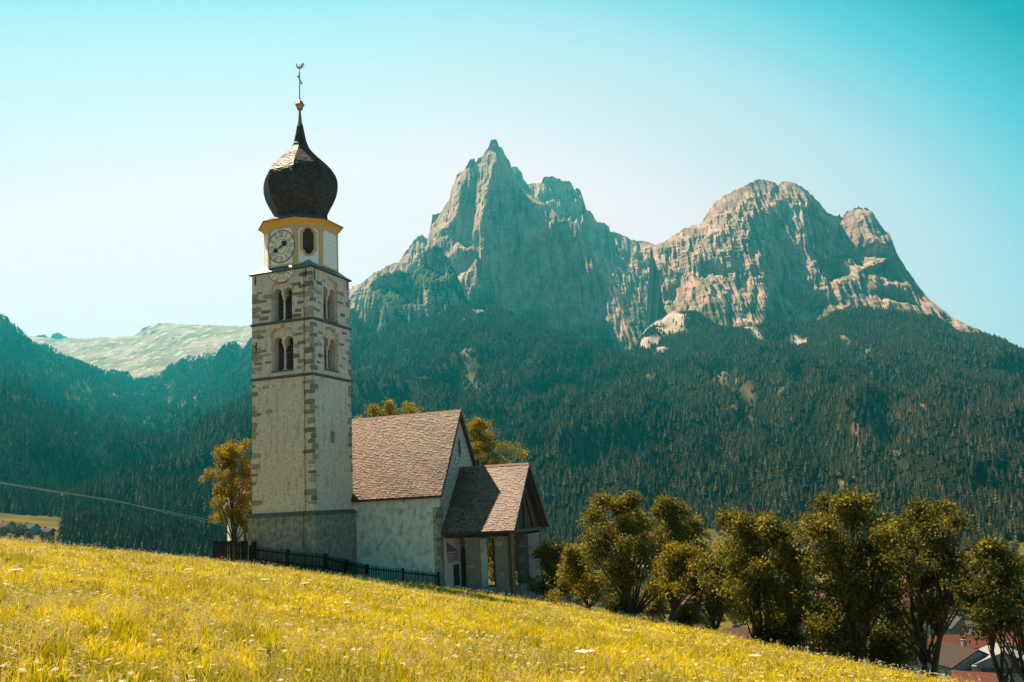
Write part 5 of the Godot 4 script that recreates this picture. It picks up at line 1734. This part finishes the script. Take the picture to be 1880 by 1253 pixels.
func trees() -> void:
	var gold := [Color(0.10, 0.088, 0.010), Color(0.25, 0.19, 0.012), Color(0.42, 0.30, 0.02)]
	var olive := [Color(0.068, 0.072, 0.012), Color(0.165, 0.138, 0.013), Color(0.34, 0.255, 0.025)]
	var dark := [Color(0.045, 0.053, 0.013), Color(0.11, 0.10, 0.014), Color(0.26, 0.20, 0.025)]
	var row := "broadleaf trees along the lower edge of the meadow"
	# pixel column and row of the trunk foot, distance -> base; crown half width, low, high above the base
	leafy_tree("small_tree", "small golden-green tree beside the left side of the tower", "", Vector3(-20.32, -2.14, -67.00) , 1.95, 1.4, 7.6, -0.3, 1, 201, gold, 1500, 0.13)
	leafy_tree("small_tree", "thin dark sapling between the golden tree and the tower", "", Vector3(-20.17, -2.24, -69.00), 0.55, 1.5, 2.9, 0.1, 1, 202, dark, 140, 0.07)
	leafy_tree("tall_tree", "tall tree behind the nave with only its top twigs above the ridge", "", Vector3(-11.77, -5.28, -86.00), 3.6, 5.0, 15.3, 0.0, 1, 203, gold, 2400, 0.3)
	leafy_tree("tall_tree", "round-topped tree behind the porch roof, right of the nave gable", "", Vector3(-3.66, -5.54, -84.00), 3.7, 5.0, 13.2, 0.0, 1, 204, gold, 2600, 0.3)
	leafy_tree("tall_tree", "dark tree standing close behind the open porch", "", Vector3(-1.76, -7.36, -80.00), 3.0, 0.8, 6.4, 0.0, 2, 205, dark, 1700, 0.2)
	leafy_tree("round_bush", "rounded bush beside the right wall of the porch", "", Vector3(1.97, -6.16, -64.00), 1.25, 0.3, 3.5, 0.0, 3, 206, olive, 800, 0.08)
	leafy_tree("small_tree", "low golden tree between the porch bush and the big tree", row, Vector3(3.83, -6.12, -57.00), 1.5, 0.5, 3.4, -0.6, 1, 207, gold, 900, 0.11)
	leafy_tree("broadleaf_tree", "first big tree right of the porch, with one dark upright trunk", row, Vector3(6.12, -6.95, -54.00), 2.25, 1.7, 7.1, -0.75, 1, 208, olive, 2300, 0.2)
	leafy_tree("broadleaf_tree", "two-lobed tree behind the reddish trunk, its top level with its left neighbour", row, Vector3(8.96, -7.65, -58.00), 1.9, 3.6, 7.5, 0.4, 2, 209, olive, 1700, 0.17)
	leafy_tree("small_tree", "bright lower tree on a reddish leaning trunk", row, Vector3(7.13, -6.57, -50.00), 1.45, 1.7, 4.1, 1.3, 1, 210, gold, 1000, 0.13)
	leafy_tree("small_tree", "short dark tree with thick trunk between bright tree and feathery tree", row, Vector3(9.44, -6.98, -49.00), 1.0, 1.2, 3.7, 0.2, 1, 211, dark, 750, 0.16)
	leafy_tree("broadleaf_tree", "feathery tree of several slanting stems in the middle of the row", row, Vector3(10.77, -7.00, -45.00), 1.85, 1.3, 6.1, 0.25, 4, 212, olive, 2000, 0.15)
	leafy_tree("small_tree", "lower dark tree against the right side of the feathery tree", row, Vector3(13.02, -7.60, -47.00), 1.15, 0.3, 4.6, 0.0, 2, 213, dark, 1000, 0.1)
	leafy_tree("broadleaf_tree", "widest tree of the row, highest crown on the right half", row, Vector3(14.64, -7.68, -43.00), 2.5, 1.5, 7.4, 0.3, 2, 214, olive, 2900, 0.18)
	leafy_tree("broadleaf_tree", "dark tree with V-shaped trunk over the red-roofed houses", row, Vector3(17.55, -8.35, -43.00), 2.4, 2.2, 7.4, 0.8, 2, 215, dark, 2500, 0.2)
	leafy_tree("broadleaf_tree", "tree with dark forked trunk at the right edge", row, Vector3(19.84, -9.74, -40.00), 1.7, 3.2, 7.2, -0.1, 2, 216, dark, 1600, 0.17)
	var under := "undergrowth bushes below the tree row"
	var spots := [[1140, 1128, 55, 1.0, 1.4, "bush with pale leaves at the foot of the first big tree"], [1265, 1150, 52, 0.7, 1.0, "bush between the reddish trunk and the short dark tree"], [1440, 1200, 45, 0.8, 1.2, "bush right of the feathery tree's stems"], [1535, 1222, 44, 1.0, 2.6, "upright bush left of the widest tree's trunk"], [1630, 1232, 43, 0.8, 1.4, "dark bush between the widest tree and the V-shaped trunk"], [1575, 1200, 52, 1.3, 2.3, "dark bush behind the widest tree's stems"], [1660, 1215, 50, 1.3, 2.4, "tall dark bush behind and left of the V-shaped trunk"], [1195, 1130, 60, 1.1, 1.7, "dark bush behind the first big trunk, to its right"], [1020, 1092, 63, 1.0, 1.0, "low bush at the foot of the porch's far corner"]]
	for i in spots.size():
		var s = spots[i]
		var p: Vector3 = hill_spot(s[0], s[1], s[2])
		leafy_tree("bush", s[5], under, p, s[3], 0.1, s[4], 0.0, 3, 300 + i, olive if i % 2 else dark, int(420 * s[3] * s[3]) + 150, 0.05)

func hill_spot(px: float, py: float, d: float) -> Vector3:
	var c := Vector3((px - 940.0) / 1700.0, -(py - 626.5) / 1700.0, -1.0)
	var r := Basis(Vector3(0.998735, -0.049507, -0.008825), Vector3(0.050288, 0.983236, 0.175265), Vector3(0, -0.175487, 0.984482)) * c
	return r * (d / -r.z)


# ------------------------------------------------------------------ houses
func house(called: String, label: String, at: Vector3, turn: float, w: float, l: float, wall_h: float, rise: float, wall: Color, roof: Color, balcony := false, pane_rows := 1) -> void:
	# gable end faces +z; w across the gable, l along the ridge
	var h := thing(called, label, "house", at, turn, "houses in the valley")
	var wm := house_mat("wall", wall)
	var rm := house_mat("roof", roof)
	var st := mb()
	prism(st, PackedVector2Array([Vector2(-w / 2, -6), Vector2(w / 2, -6), Vector2(w / 2, wall_h), Vector2(0, wall_h + rise * 0.96), Vector2(-w / 2, wall_h)]), Vector3(0, 0, l / 2), Vector3.RIGHT, Vector3.UP, l)
	part("wall", st, wm, h)
	st = mb()
	var ov := 0.9
	for s in [-1, 1]:
		var n := Vector3(s * rise, w / 2, 0).normalized()
		var a := Vector3(0, wall_h + rise + 0.1, 0)
		var dn := Vector3(s * w / 2, -rise, 0).normalized()
		var e := a + dn * (Vector2(w / 2, rise).length() + ov)
		var z := l / 2 + ov
		for q in [[0.0, n], [-0.22, -n]]:
			var o: Vector3 = n * q[0]
			quad(st, a + o + Vector3(0, 0, z), e + o + Vector3(0, 0, z), e + o - Vector3(0, 0, z), a + o - Vector3(0, 0, z), q[1])
		quad(st, e + Vector3(0, 0, z), e - Vector3(0, 0, z), e - n * 0.22 - Vector3(0, 0, z), e - n * 0.22 + Vector3(0, 0, z), dn)
		for zz in [z, -z]:
			quad(st, a + Vector3(0, 0, zz), e + Vector3(0, 0, zz), e - n * 0.22 + Vector3(0, 0, zz), a - n * 0.22 + Vector3(0, 0, zz), Vector3(0, 0, zz))
	var rf := part("roof", st, rm, h)
	st = mb()
	box(st, Vector3(w * 0.14, wall_h + rise * 0.5, -l * 0.15), Vector3(w * 0.14 + 0.8, wall_h + rise + 0.9, -l * 0.15 + 0.8))
	box(st, Vector3(w * 0.14 - 0.1, wall_h + rise + 0.903, -l * 0.15 - 0.1), Vector3(w * 0.14 + 0.9, wall_h + rise + 1.05, -l * 0.15 + 0.9))
	part("chimney", st, wm, rf)
	for r in pane_rows:
		for i in 3:
			var x := (i - 1) * w * 0.3
			var y := 1.0 + r * 2.8
			if y + 1.3 > wall_h + rise * (1.0 - absf(x) / (w / 2)): continue
			st = mb()
			box(st, Vector3(x - 0.6, y - 0.1, l / 2 - 0.05), Vector3(x + 0.6, y + 1.35, l / 2 + 0.04))
			var f := part("window", st, M.lime_wash, h)
			st = mb()
			box(st, Vector3(x - 0.48, y, l / 2), Vector3(x + 0.48, y + 1.23, l / 2 + 0.06))
			part("pane", st, M.dark_void, f)
		for i in 3:
			for s in [-1, 1]:
				var z := (i - 1) * l * 0.3
				var y := 1.0 + r * 2.8
				if y + 1.4 > wall_h: continue
				st = mb()
				box(st, Vector3(s * w / 2 - 0.05, y, z - 0.5), Vector3(s * w / 2 + 0.05, y + 1.25, z + 0.5))
				part("window", st, M.dark_void, h)
	if balcony:
		st = mb()
		box(st, Vector3(-w * 0.42, wall_h - 1.9, l / 2 - 0.02), Vector3(w * 0.42, wall_h - 1.75, l / 2 + 1.2))
		box(st, Vector3(-w * 0.42, wall_h - 1.74, l / 2 + 1.12), Vector3(w * 0.42, wall_h - 0.8, l / 2 + 1.2))
		part("balcony", st, M.timber, h)

func house_mat(kind: String, c: Color) -> Material:
	var key := kind + str(c)
	if not M.has(key):
		var m := mat(key, c.linear_to_srgb(), 0.9)
		m.metallic_specular = 0.2
		if not M.has("weathering"):
			M["weathering"] = noise_tex(0.05, [Color(0.5, 0.5, 0.5), Color(0.9, 0.9, 0.9), Color(1, 1, 1)], [0.2, 0.5, 0.8], 5, 88)
		m.albedo_texture = M["weathering"]
		m.uv1_triplanar = true
		m.uv1_scale = Vector3(0.12, 0.5, 0.12) if kind == "roof" else Vector3(0.1, 0.06, 0.1)
	return M[key]

func village() -> void:
	var white := Color(0.36, 0.34, 0.32)
	var cream := Color(0.32, 0.27, 0.21)
	var pink := Color(0.115, 0.056, 0.042)
	var red := Color(0.13, 0.046, 0.030)
	var grey := Color(0.075, 0.07, 0.068)
	var brown := Color(0.055, 0.042, 0.036)
	var rows := [
		# px, row of the wall foot, distance, turn, w, l, wall, rise, wall colour, roof colour, balcony, window rows, label
		[1690, 1150, 300, 0.9, 9.0, 12.0, 4.5, 5.5, white, pink, false, 1, "house with steep pink roof seen between the dark trunks"],
		[1846, 1195, 275, 1.2, 13.0, 17.0, 5.0, 3.2, white, grey, false, 1, "large house with broad grey roof behind the forked tree"],
		[1752, 1212, 262, 1.45, 8.0, 14.0, 4.0, 2.4, white, red, false, 1, "long low house with red tile roof behind the chalet"],
		[1772, 1268, 232, 0.15, 13.0, 13.0, 7.0, 3.2, white, brown, true, 2, "brown-roofed chalet with balcony under the V-shaped tree"],
		[1829, 1212, 262, 1.35, 7.0, 11.0, 4.0, 2.3, cream, red, false, 1, "small orange-roofed house left of the forked trunk"],
		[1872, 1212, 258, 1.3, 7.0, 10.0, 4.5, 2.2, white, red, false, 1, "orange-roofed house at the right picture edge"],
		[1846, 1272, 228, -0.35, 12.0, 13.0, 7.5, 2.6, white, Color(0.26, 0.26, 0.26), true, 2, "chalet with bright pale roof at lower right"],
		[1802, 1290, 205, 0.9, 6.5, 8.0, 4.0, 2.0, white, red, false, 1, "nearest orange roof at the lower right edge of the meadow"],
		[1365, 1196, 290, 1.2, 7.5, 9.0, 4.0, 2.6, white, pink, false, 1, "pink-roofed house showing under the feathery tree"],
		[1272, 1130, 380, 0.5, 8.0, 9.0, 4.5, 3.0, white, pink, false, 1, "small pink-roofed house seen past the reddish trunk"],
		[1196, 1098, 420, -0.3, 10.0, 11.0, 6.5, 3.6, white, grey, false, 2, "pale gabled house right of the first big trunk"],
		[1190, 1060, 620, 1.45, 10.0, 26.0, 6.0, 1.2, Color(0.12, 0.2, 0.22), white, false, 2, "long flat teal building with white eaves beyond the trees"],
		[1062, 1050, 640, 1.5, 9.0, 22.0, 5.0, 1.0, white, Color(0.06, 0.09, 0.10), false, 1, "flat dark-roofed hall right of the porch bush"],
		[1505, 1165, 340, 1.1, 9.0, 12.0, 4.5, 3.0, white, red, false, 1, "red-roofed house half hidden by the widest tree"],
		[1530, 1120, 460, 0.7, 10.0, 12.0, 5.0, 3.2, cream, pink, false, 1, "far pinkish roof behind the left half of the widest tree"],
		[1818, 1014, 720, 1.4, 9.0, 15.0, 4.0, 3.0, white, pink, false, 1, "far pink roof at the wood's edge left of its twin"],
		[1866, 1024, 690, 1.4, 9.0, 15.0, 4.0, 3.0, white, pink, false, 1, "far pink roof at the wood's edge by the picture's right border"],
		[1650, 1205, 250, 1.0, 9.0, 12.0, 4.5, 2.8, white, brown, false, 1, "brown-roofed house behind the dark bush"],
		[1745, 1175, 330, 0.4, 10.0, 11.0, 5.0, 3.0, cream, grey, false, 1, "grey-roofed house deep among the trees on the right"],
		[1120, 1100, 430, 0.8, 9.0, 11.0, 5.0, 3.0, cream, brown, false, 1, "brown-roofed house behind the low golden tree"],
		[1330, 1108, 470, 1.2, 9.0, 12.0, 5.0, 3.0, white, grey, false, 1, "grey-roofed house in the gap left of the feathery tree"],
		[1425, 1128, 420, 0.4, 9.0, 11.0, 5.5, 3.2, white, pink, false, 1, "house low behind the feathery tree's right side"],
		[1480, 1120, 520, 1.3, 10.0, 13.0, 5.0, 3.0, white, brown, false, 1, "brown-roofed house in the gap left of the widest tree"],
		[1610, 1150, 390, 1.2, 9.0, 12.0, 5.0, 3.0, white, grey, false, 1, "grey-roofed house behind the widest tree's trunk"],
		[1665, 1110, 470, 0.6, 9.0, 12.0, 5.0, 3.4, cream, red, false, 1, "reddish roof between the widest tree and the V-shaped trunk, farther off"],
		[1790, 1120, 430, 1.3, 10.0, 14.0, 5.0, 3.0, white, grey, false, 1, "grey roof above the large grey-roofed house"],
		[1838, 1080, 520, 1.2, 10.0, 12.0, 5.0, 3.0, cream, pink, false, 1, "muted pink roof high between the two right-hand trees"],
		[1240, 1090, 520, 1.2, 9.0, 12.0, 5.0, 3.0, white, brown, false, 1, "brown-roofed house beyond the bright lower tree"],
		[2, 983, 560, 1.2, 9.0, 13.0, 4.0, 3.4, white, pink, false, 1, "pink-roofed farmhouse at the far left picture edge"],
		[48, 984, 575, 1.45, 9.0, 11.0, 4.5, 2.4, Color(0.25, 0.4, 0.42), grey, false, 1, "grey-roofed farmhouse on the left meadow"],
		[82, 984, 580, 1.45, 6.0, 9.0, 2.6, 1.8, brown, grey, false, 1, "low grey-roofed barn against the left wood"],
		[312, 968, 860, 1.5, 8.0, 15.0, 3.0, 3.4, white, pink, false, 1, "lone pink-roofed farm in the wood left of the tower"]]
	for r in rows:
		var p: Vector3 = hill_spot(r[0], r[1], r[2])
		house("house", r[12], p, r[3], r[4], r[5], r[6], r[7], r[8], r[9], r[10], r[11])
	# the small white chimney-like shaft at the meadow's lower edge
	var q := hill_spot(1491, 1205, 120)
	var k := thing("transformer_house", "slim white tower-like hut behind the meadow edge under the widest tree", "hut", q)
	var st := mb()
	box(st, Vector3(-0.42, -4, -0.42), Vector3(0.42, 1.45, 0.42))
	part("wall", st, house_mat("wall", white), k)
	st = mb()
	box(st, Vector3(-0.55, 1.452, -0.55), Vector3(0.55, 1.6, 0.55))
	part("roof", st, M.roof_board, k)
	st = mb()
	box(st, Vector3(-0.2, 0.5, 0.4), Vector3(0.2, 1.1, 0.43))
	part("window", st, M.dark_void, k)
	# round trees and hedges between the houses: too many and too small to tell apart
	var st2 := mb()
	rng.seed = 400
	for i in 260:
		var dir := Vector3(rng.randfn(), rng.randfn(), rng.randfn()).normalized()
		var at := dir * pow(rng.randf(), 0.35) * Vector3(0.5, 0.5, 0.5) + Vector3(0, 0.55, 0)
		var a := Vector3(rng.randfn(), rng.randfn(), rng.randfn()).normalized() * 0.11
		var b := a.cross(Vector3(rng.randfn(), rng.randfn(), rng.randfn())).normalized() * 0.09
		tri(st2, at - a, at + a, at + b, dir)
	var ball := done(st2)
	var where := []
	var cols := []
	for i in 1500:
		var d := rng.randf_range(110.0, 840.0)
		var a := rng.randf_range(0.02, 0.66)
		if d < 230.0 and rng.randf() < 0.55: continue
		var x := a * d
		var s := rng.randf_range(3.0, 8.0)
		if bumps.get_noise_2d(x * 5.0, d * 5.0) < -0.22: continue
		var near := false
		for r in rows:
			var p: Vector3 = hill_spot(r[0], r[1], r[2])
			if absf(p.x - x) < 10.0 + s * 0.4 and d > -p.z - 13.0 - s * 2.2 and d < -p.z + 12.0:
				near = true
		if near: continue
		where.append(Transform3D(Basis(Vector3.UP, rng.randf() * TAU).scaled(Vector3(s, s * rng.randf_range(0.85, 1.3), s)), Vector3(x, valley_y(x, d) - 0.4, -d)))
		cols.append(Color(0.04, 0.04, 0.016).lerp(Color(0.10, 0.082, 0.02), rng.randf()))
	for i in 60:
		var d := rng.randf_range(500.0, 600.0)
		var x := rng.randf_range(-0.62, -0.5) * d
		var s := rng.randf_range(2.0, 6.0)
		where.append(Transform3D(Basis(Vector3.UP, rng.randf() * TAU).scaled(Vector3(s, s, s)), Vector3(x, valley_y(x, d) - 0.4, -d)))
		cols.append(Color(0.03, 0.035, 0.016))
	var o := scatter("valley_trees", ball, M.leaf, where, cols, self)
	tag(o, "round trees and hedges of the village in the valley", "trees", "", "stuff")


func cables() -> void:
	# two overhead wires running down from the left, one a little below the other past their common clamp
	var runs := [[Vector3(-56.24, 5.92, -95.00), Vector3(-55.64, 5.24, -100.00), Vector3(-53.72, 4.35, -108.00), Vector3(-50.85, 3.27, -117.00), Vector3(-47.52, 1.51, -125.00), Vector3(-42.20, -0.92, -136.00), Vector3(-36.86, -2.81, -146.00)],
		[Vector3(-56.42, 5.86, -95.30), Vector3(-55.80, 5.14, -100.30), Vector3(-53.86, 4.24, -108.30), Vector3(-50.97, 3.14, -117.30), Vector3(-47.52, 1.72, -125.00), Vector3(-42.21, -0.53, -136.00), Vector3(-36.86, -2.48, -146.00)]]
	for i in 2:
		var c := Curve3D.new()
		for q in runs[i]: c.add_point(q)
		var path := []
		var rad := []
		for k in 41:
			path.append(c.sample_baked(c.get_baked_length() * k / 40.0, true) - runs[i][0])
			rad.append(0.024)
		var st := mb()
		tube(st, path, rad, 5)
		var o := part(numbered("overhead_wire"), st, M.cable_steel, self)
		o.position = runs[i][0]
		tag(o, ["lower of the two thin pale wires crossing the dark wood at left", "upper of the two thin pale wires crossing the dark wood at left"][i], "cable", "overhead wires")


# ------------------------------------------------------------------ hay meadow
func tuft_mesh(sd: int, n: int, wide: float, spread: float) -> ArrayMesh:
	rng.seed = sd
	var st := mb()
	for i in n:
		var a := rng.randf() * TAU
		var o := Vector3(rng.randf_range(-spread, spread), -0.03, rng.randf_range(-spread, spread))
		var d := Vector3(cos(a), 0, sin(a))
		var s := Vector3(-d.z, 0, d.x) * wide * rng.randf_range(0.6, 1.2)
		var h := rng.randf_range(0.16, 0.40)
		var bend := h * rng.randf_range(0.15, 0.85)
		var m := o + Vector3.UP * h * 0.62 + d * bend * 0.3
		var tip := o + Vector3.UP * h * rng.randf_range(0.85, 1.0) + d * bend
		var c := rng.randf_range(0.6, 1.25)
		st.set_color(Color(c, c * rng.randf_range(0.92, 1.05), c * rng.randf_range(0.6, 1.2)))
		tri(st, o - s, o + s, m + s * 0.8, s.cross(Vector3.UP))
		tri(st, o - s, m + s * 0.8, m - s * 0.8, s.cross(Vector3.UP))
		tri(st, m - s * 0.8, m + s * 0.8, tip, s.cross(Vector3.UP))
	return done(st)

func seed_mesh(sd: int, wide: float) -> ArrayMesh:
	# dry stalks with loose seed heads
	rng.seed = sd
	var st := mb()
	for i in 4:
		var o := Vector3(rng.randf_range(-0.12, 0.12), 0, rng.randf_range(-0.12, 0.12))
		var tip := o + Vector3(rng.randf_range(-0.12, 0.12), rng.randf_range(0.36, 0.55), rng.randf_range(-0.12, 0.12))
		for s in [Vector3(wide * 0.35, 0, 0), Vector3(0, 0, wide * 0.35)]:
			tri(st, o - s, o + s, tip, s.cross(Vector3.UP))
		for k in 7:
			var f := 0.72 + 0.045 * k
			var p := o.lerp(tip, f)
			var e := Vector3(rng.randfn(), 0.7, rng.randfn()) * 0.03
			var s := e.cross(Vector3(rng.randfn(), 0, rng.randfn())).normalized() * wide * 0.6
			tri(st, p - s, p + s, p + e, s.cross(e))
	return done(st)

func umbel(st: SurfaceTool, head: Vector3, r: float) -> void:
	# a flat white flower head of many small clusters
	for k in 22:
		var a := 2.4 * k
		var p := head + Vector3(cos(a), 0, sin(a)) * r * sqrt(k / 22.0) + Vector3.UP * rng.randf_range(-0.004, 0.008)
		var s := r * rng.randf_range(0.10, 0.19)
		for j in 6:
			var b := TAU * j / 6
			var c := TAU * (j + 1) / 6
			tri(st, p + Vector3.UP * s * 0.4, p + Vector3(cos(b), 0, sin(b)) * s, p + Vector3(cos(c), 0, sin(c)) * s, Vector3.UP)

func meadow() -> void:
	rng.seed = 500
	var near_k := [tuft_mesh(601, 14, 0.007, 0.10), tuft_mesh(602, 12, 0.010, 0.10), tuft_mesh(603, 11, 0.014, 0.10)]
	var mid_k := [tuft_mesh(611, 16, 0.010, 0.16), tuft_mesh(612, 14, 0.012, 0.16), tuft_mesh(613, 14, 0.014, 0.16)]
	var far_k := [tuft_mesh(621, 14, 0.020, 0.26), tuft_mesh(622, 14, 0.024, 0.26), tuft_mesh(623, 12, 0.026, 0.26)]
	var seeds := [seed_mesh(631, 0.010), seed_mesh(632, 0.018)]
	var g := thing("meadow_grass", "tall sunlit yellow hay grass covering the slope", "grass")
	g.set_meta("kind", "stuff")
	rng.seed = 501
	var bands := [[5.5, 17.0, 62.0, near_k], [17.0, 36.0, 30.0, mid_k], [36.0, 84.0, 11.0, far_k]]
	var gold := Color(0.66, 0.51, 0.003)
	var green := Color(0.33, 0.275, 0.008)
	var straw := Color(0.62, 0.48, 0.10)
	for b in bands:
		var area: float = 0.66 * (b[1] * b[1] - b[0] * b[0])
		var n := int(area * b[2])
		var sets := [[], [], []]
		var cols := [[], [], []]
		for i in n:
			var d := sqrt(lerpf(b[0] * b[0], b[1] * b[1], rng.randf()))
			var x := d * rng.randf_range(-0.68, 0.64)
			if d > polyline(CREST, x) + 9.0 or in_church(x, d):
				continue
			var k := rng.randi() % 3
			var v := bumps.get_noise_2d(x * 30.0, d * 30.0) + 0.7 * fine.get_noise_2d(x * 28.0, d * 28.0)
			var h := rng.randf_range(0.65, 1.2) * (1.0 - v * 0.35)
			sets[k].append(Transform3D(Basis(Vector3.UP, rng.randf() * TAU).scaled(Vector3(1.0, h, 1.0)), Vector3(x, meadow_y(x, d), -d)))
			var c := green.lerp(gold, clampf(0.62 + v * 1.5 + rng.randfn() * 0.34, 0.0, 1.0))
			if rng.randf() < 0.09: c = straw
			cols[k].append(c)
		for k in 3:
			scatter("blades", b[3][k], M.blade, sets[k], cols[k], g).set_meta("kind", "stuff")
	for k in 2:
		var where := []
		var cols := []
		for i in [1900, 4800][k]:
			var d := sqrt(lerpf(36.0, 400.0, rng.randf())) if k == 0 else sqrt(lerpf(400.0, 4900.0, rng.randf()))
			var x := d * rng.randf_range(-0.66, 0.62)
			if d > polyline(CREST, x) + 6.0 or in_church(x, d): continue
			where.append(Transform3D(Basis(Vector3.UP, rng.randf() * TAU).scaled(Vector3.ONE * rng.randf_range(0.7, 1.1)), Vector3(x, meadow_y(x, d), -d)))
			cols.append(Color(0.66, 0.52, 0.26).lerp(Color(0.34, 0.27, 0.06), rng.randf()))
		scatter("seed_heads", seeds[k], M.blade, where, cols, g).set_meta("kind", "stuff")
	# dark broad-leaved weeds here and there among the grass
	var weed := mb()
	rng.seed = 515
	for i in 26:
		var a := rng.randf() * TAU
		var d := Vector3(cos(a), 0, sin(a))
		var o := d * rng.randf() * 0.06 + Vector3.UP * rng.randf() * 0.22
		var m := o + d * rng.randf_range(0.06, 0.12) + Vector3.UP * 0.06
		var s := Vector3(-d.z, 0, d.x) * rng.randf_range(0.012, 0.026)
		tri(weed, o, m + s, m + d * 0.09, Vector3.UP)
		tri(weed, o, m + d * 0.09, m - s, Vector3.UP)
	var weeds := []
	var weed_cols := []
	for i in 420:
		var d := sqrt(lerpf(42.0, 3000.0, rng.randf()))
		var x := d * rng.randf_range(-0.66, 0.62)
		if d > polyline(CREST, x) + 3.0 or in_church(x, d): continue
		weeds.append(Transform3D(Basis(Vector3.UP, rng.randf() * TAU).scaled(Vector3.ONE * rng.randf_range(0.6, 1.0)), Vector3(x, meadow_y(x, d), -d)))
		weed_cols.append(Color(0.09, 0.09, 0.012).lerp(Color(0.20, 0.17, 0.02), rng.randf()))
	scatter("weeds", done(weed), M.blade, weeds, weed_cols, g).set_meta("kind", "stuff")
	# small white flowers strewn all over, past counting
	rng.seed = 520
	var fl := mb()
	umbel(fl, Vector3(0, 0.0, 0), 0.036)
	var head := done(fl)
	var spots := []
	for i in 12000:
		var d := sqrt(lerpf(40.0, 4400.0, pow(rng.randf(), 1.2)))
		var x := d * rng.randf_range(-0.66, 0.62)
		if d > polyline(CREST, x) + 4.0 or in_church(x, d): continue
		if bumps.get_noise_2d(x * 22.0 + 50.0, d * 22.0) < rng.randf_range(-0.45, 0.3): continue
		spots.append(Transform3D(Basis.from_euler(Vector3(rng.randf_range(-0.3, 0.3), rng.randf() * TAU, rng.randf_range(-0.3, 0.3))).scaled(Vector3.ONE * rng.randf_range(0.4, 1.25)), Vector3(x, meadow_y(x, d) + rng.randf_range(0.33, 0.50), -d)))
	var ff := scatter("white_flowers", head, M.petal, spots, [], self)
	tag(ff, "small white wildflowers strewn through the meadow", "wildflowers", "", "stuff")
	# the larger umbels that stand out one by one
	var big := [[1073, 1197, 17.0, 0.17, "largest white umbel flower, in the meadow right of centre"], [27, 1047, 22.0, 0.16, "broad white umbel at the left edge of the meadow"], [1385, 1205, 26.0, 0.16, "pale umbel flower near the right meadow edge"], [345, 1046, 30.0, 0.13, "white umbel below the left picket fence"], [485, 1065, 28.0, 0.13, "white umbel below the tower's fence, left one"], [560, 1072, 27.0, 0.12, "white umbel below the tower's fence, right one"], [636, 1107, 24.0, 0.10, "small umbel in mid-meadow below the nave"], [1150, 1158, 32.0, 0.12, "umbel near the crest below the first big tree"]]
	for q in big:
		var p := meadow_spot(q[0], q[1])
		var f := thing("umbel_flower", q[4], "flower", p, 0.0, "large white umbel flowers")
		var st := mb()
		var s: float = q[3] * clampf(-p.z / q[2], 0.5, 1.2)
		tube(st, [Vector3.ZERO, Vector3(0.01, 0.25, 0), Vector3(0.0, 0.47, 0)], [0.006, 0.005, 0.003], 5)
		for k in 9:
			var a := 2.4 * k
			tube(st, [Vector3(0, 0.44, 0), Vector3(cos(a), 0, sin(a)) * s * sqrt(k / 9.0) + Vector3.UP * 0.5], [0.003, 0.002], 4)
		part("stalk", st, M.stalk, f)
		st = mb()
		umbel(st, Vector3(0, 0.505, 0), s)
		part("flower_head", st, M.petal, f)

func meadow_spot(px: float, py: float) -> Vector3:
	# the point of the meadow whose flower head stands at that place
	var best := Vector3.ZERO
	for i in 400:
		var d := 6.0 + i * 0.15
		var q := hill_spot(px, py, d)
		best = q
		if q.y < meadow_y(q.x, d) + 0.5:
			break
	return Vector3(best.x, meadow_y(best.x, -best.z), best.z)

func in_church(x: float, d: float) -> bool:
	var q := Vector3(x + 13.7455, 0, -d + 62.7476)
	var u := q.x * cos(YAW) + q.z * sin(YAW)
	var v := q.x * sin(YAW) - q.z * cos(YAW)
	return (u > -5.3 and u < 0.3 and v > -0.3 and v < 12.0) or (u > -12.0 and u < 6.9 and v > 5.0 and v < 12.4) or (u > 6.5 and u < 12.0 and v > 5.4 and v < 11.2)
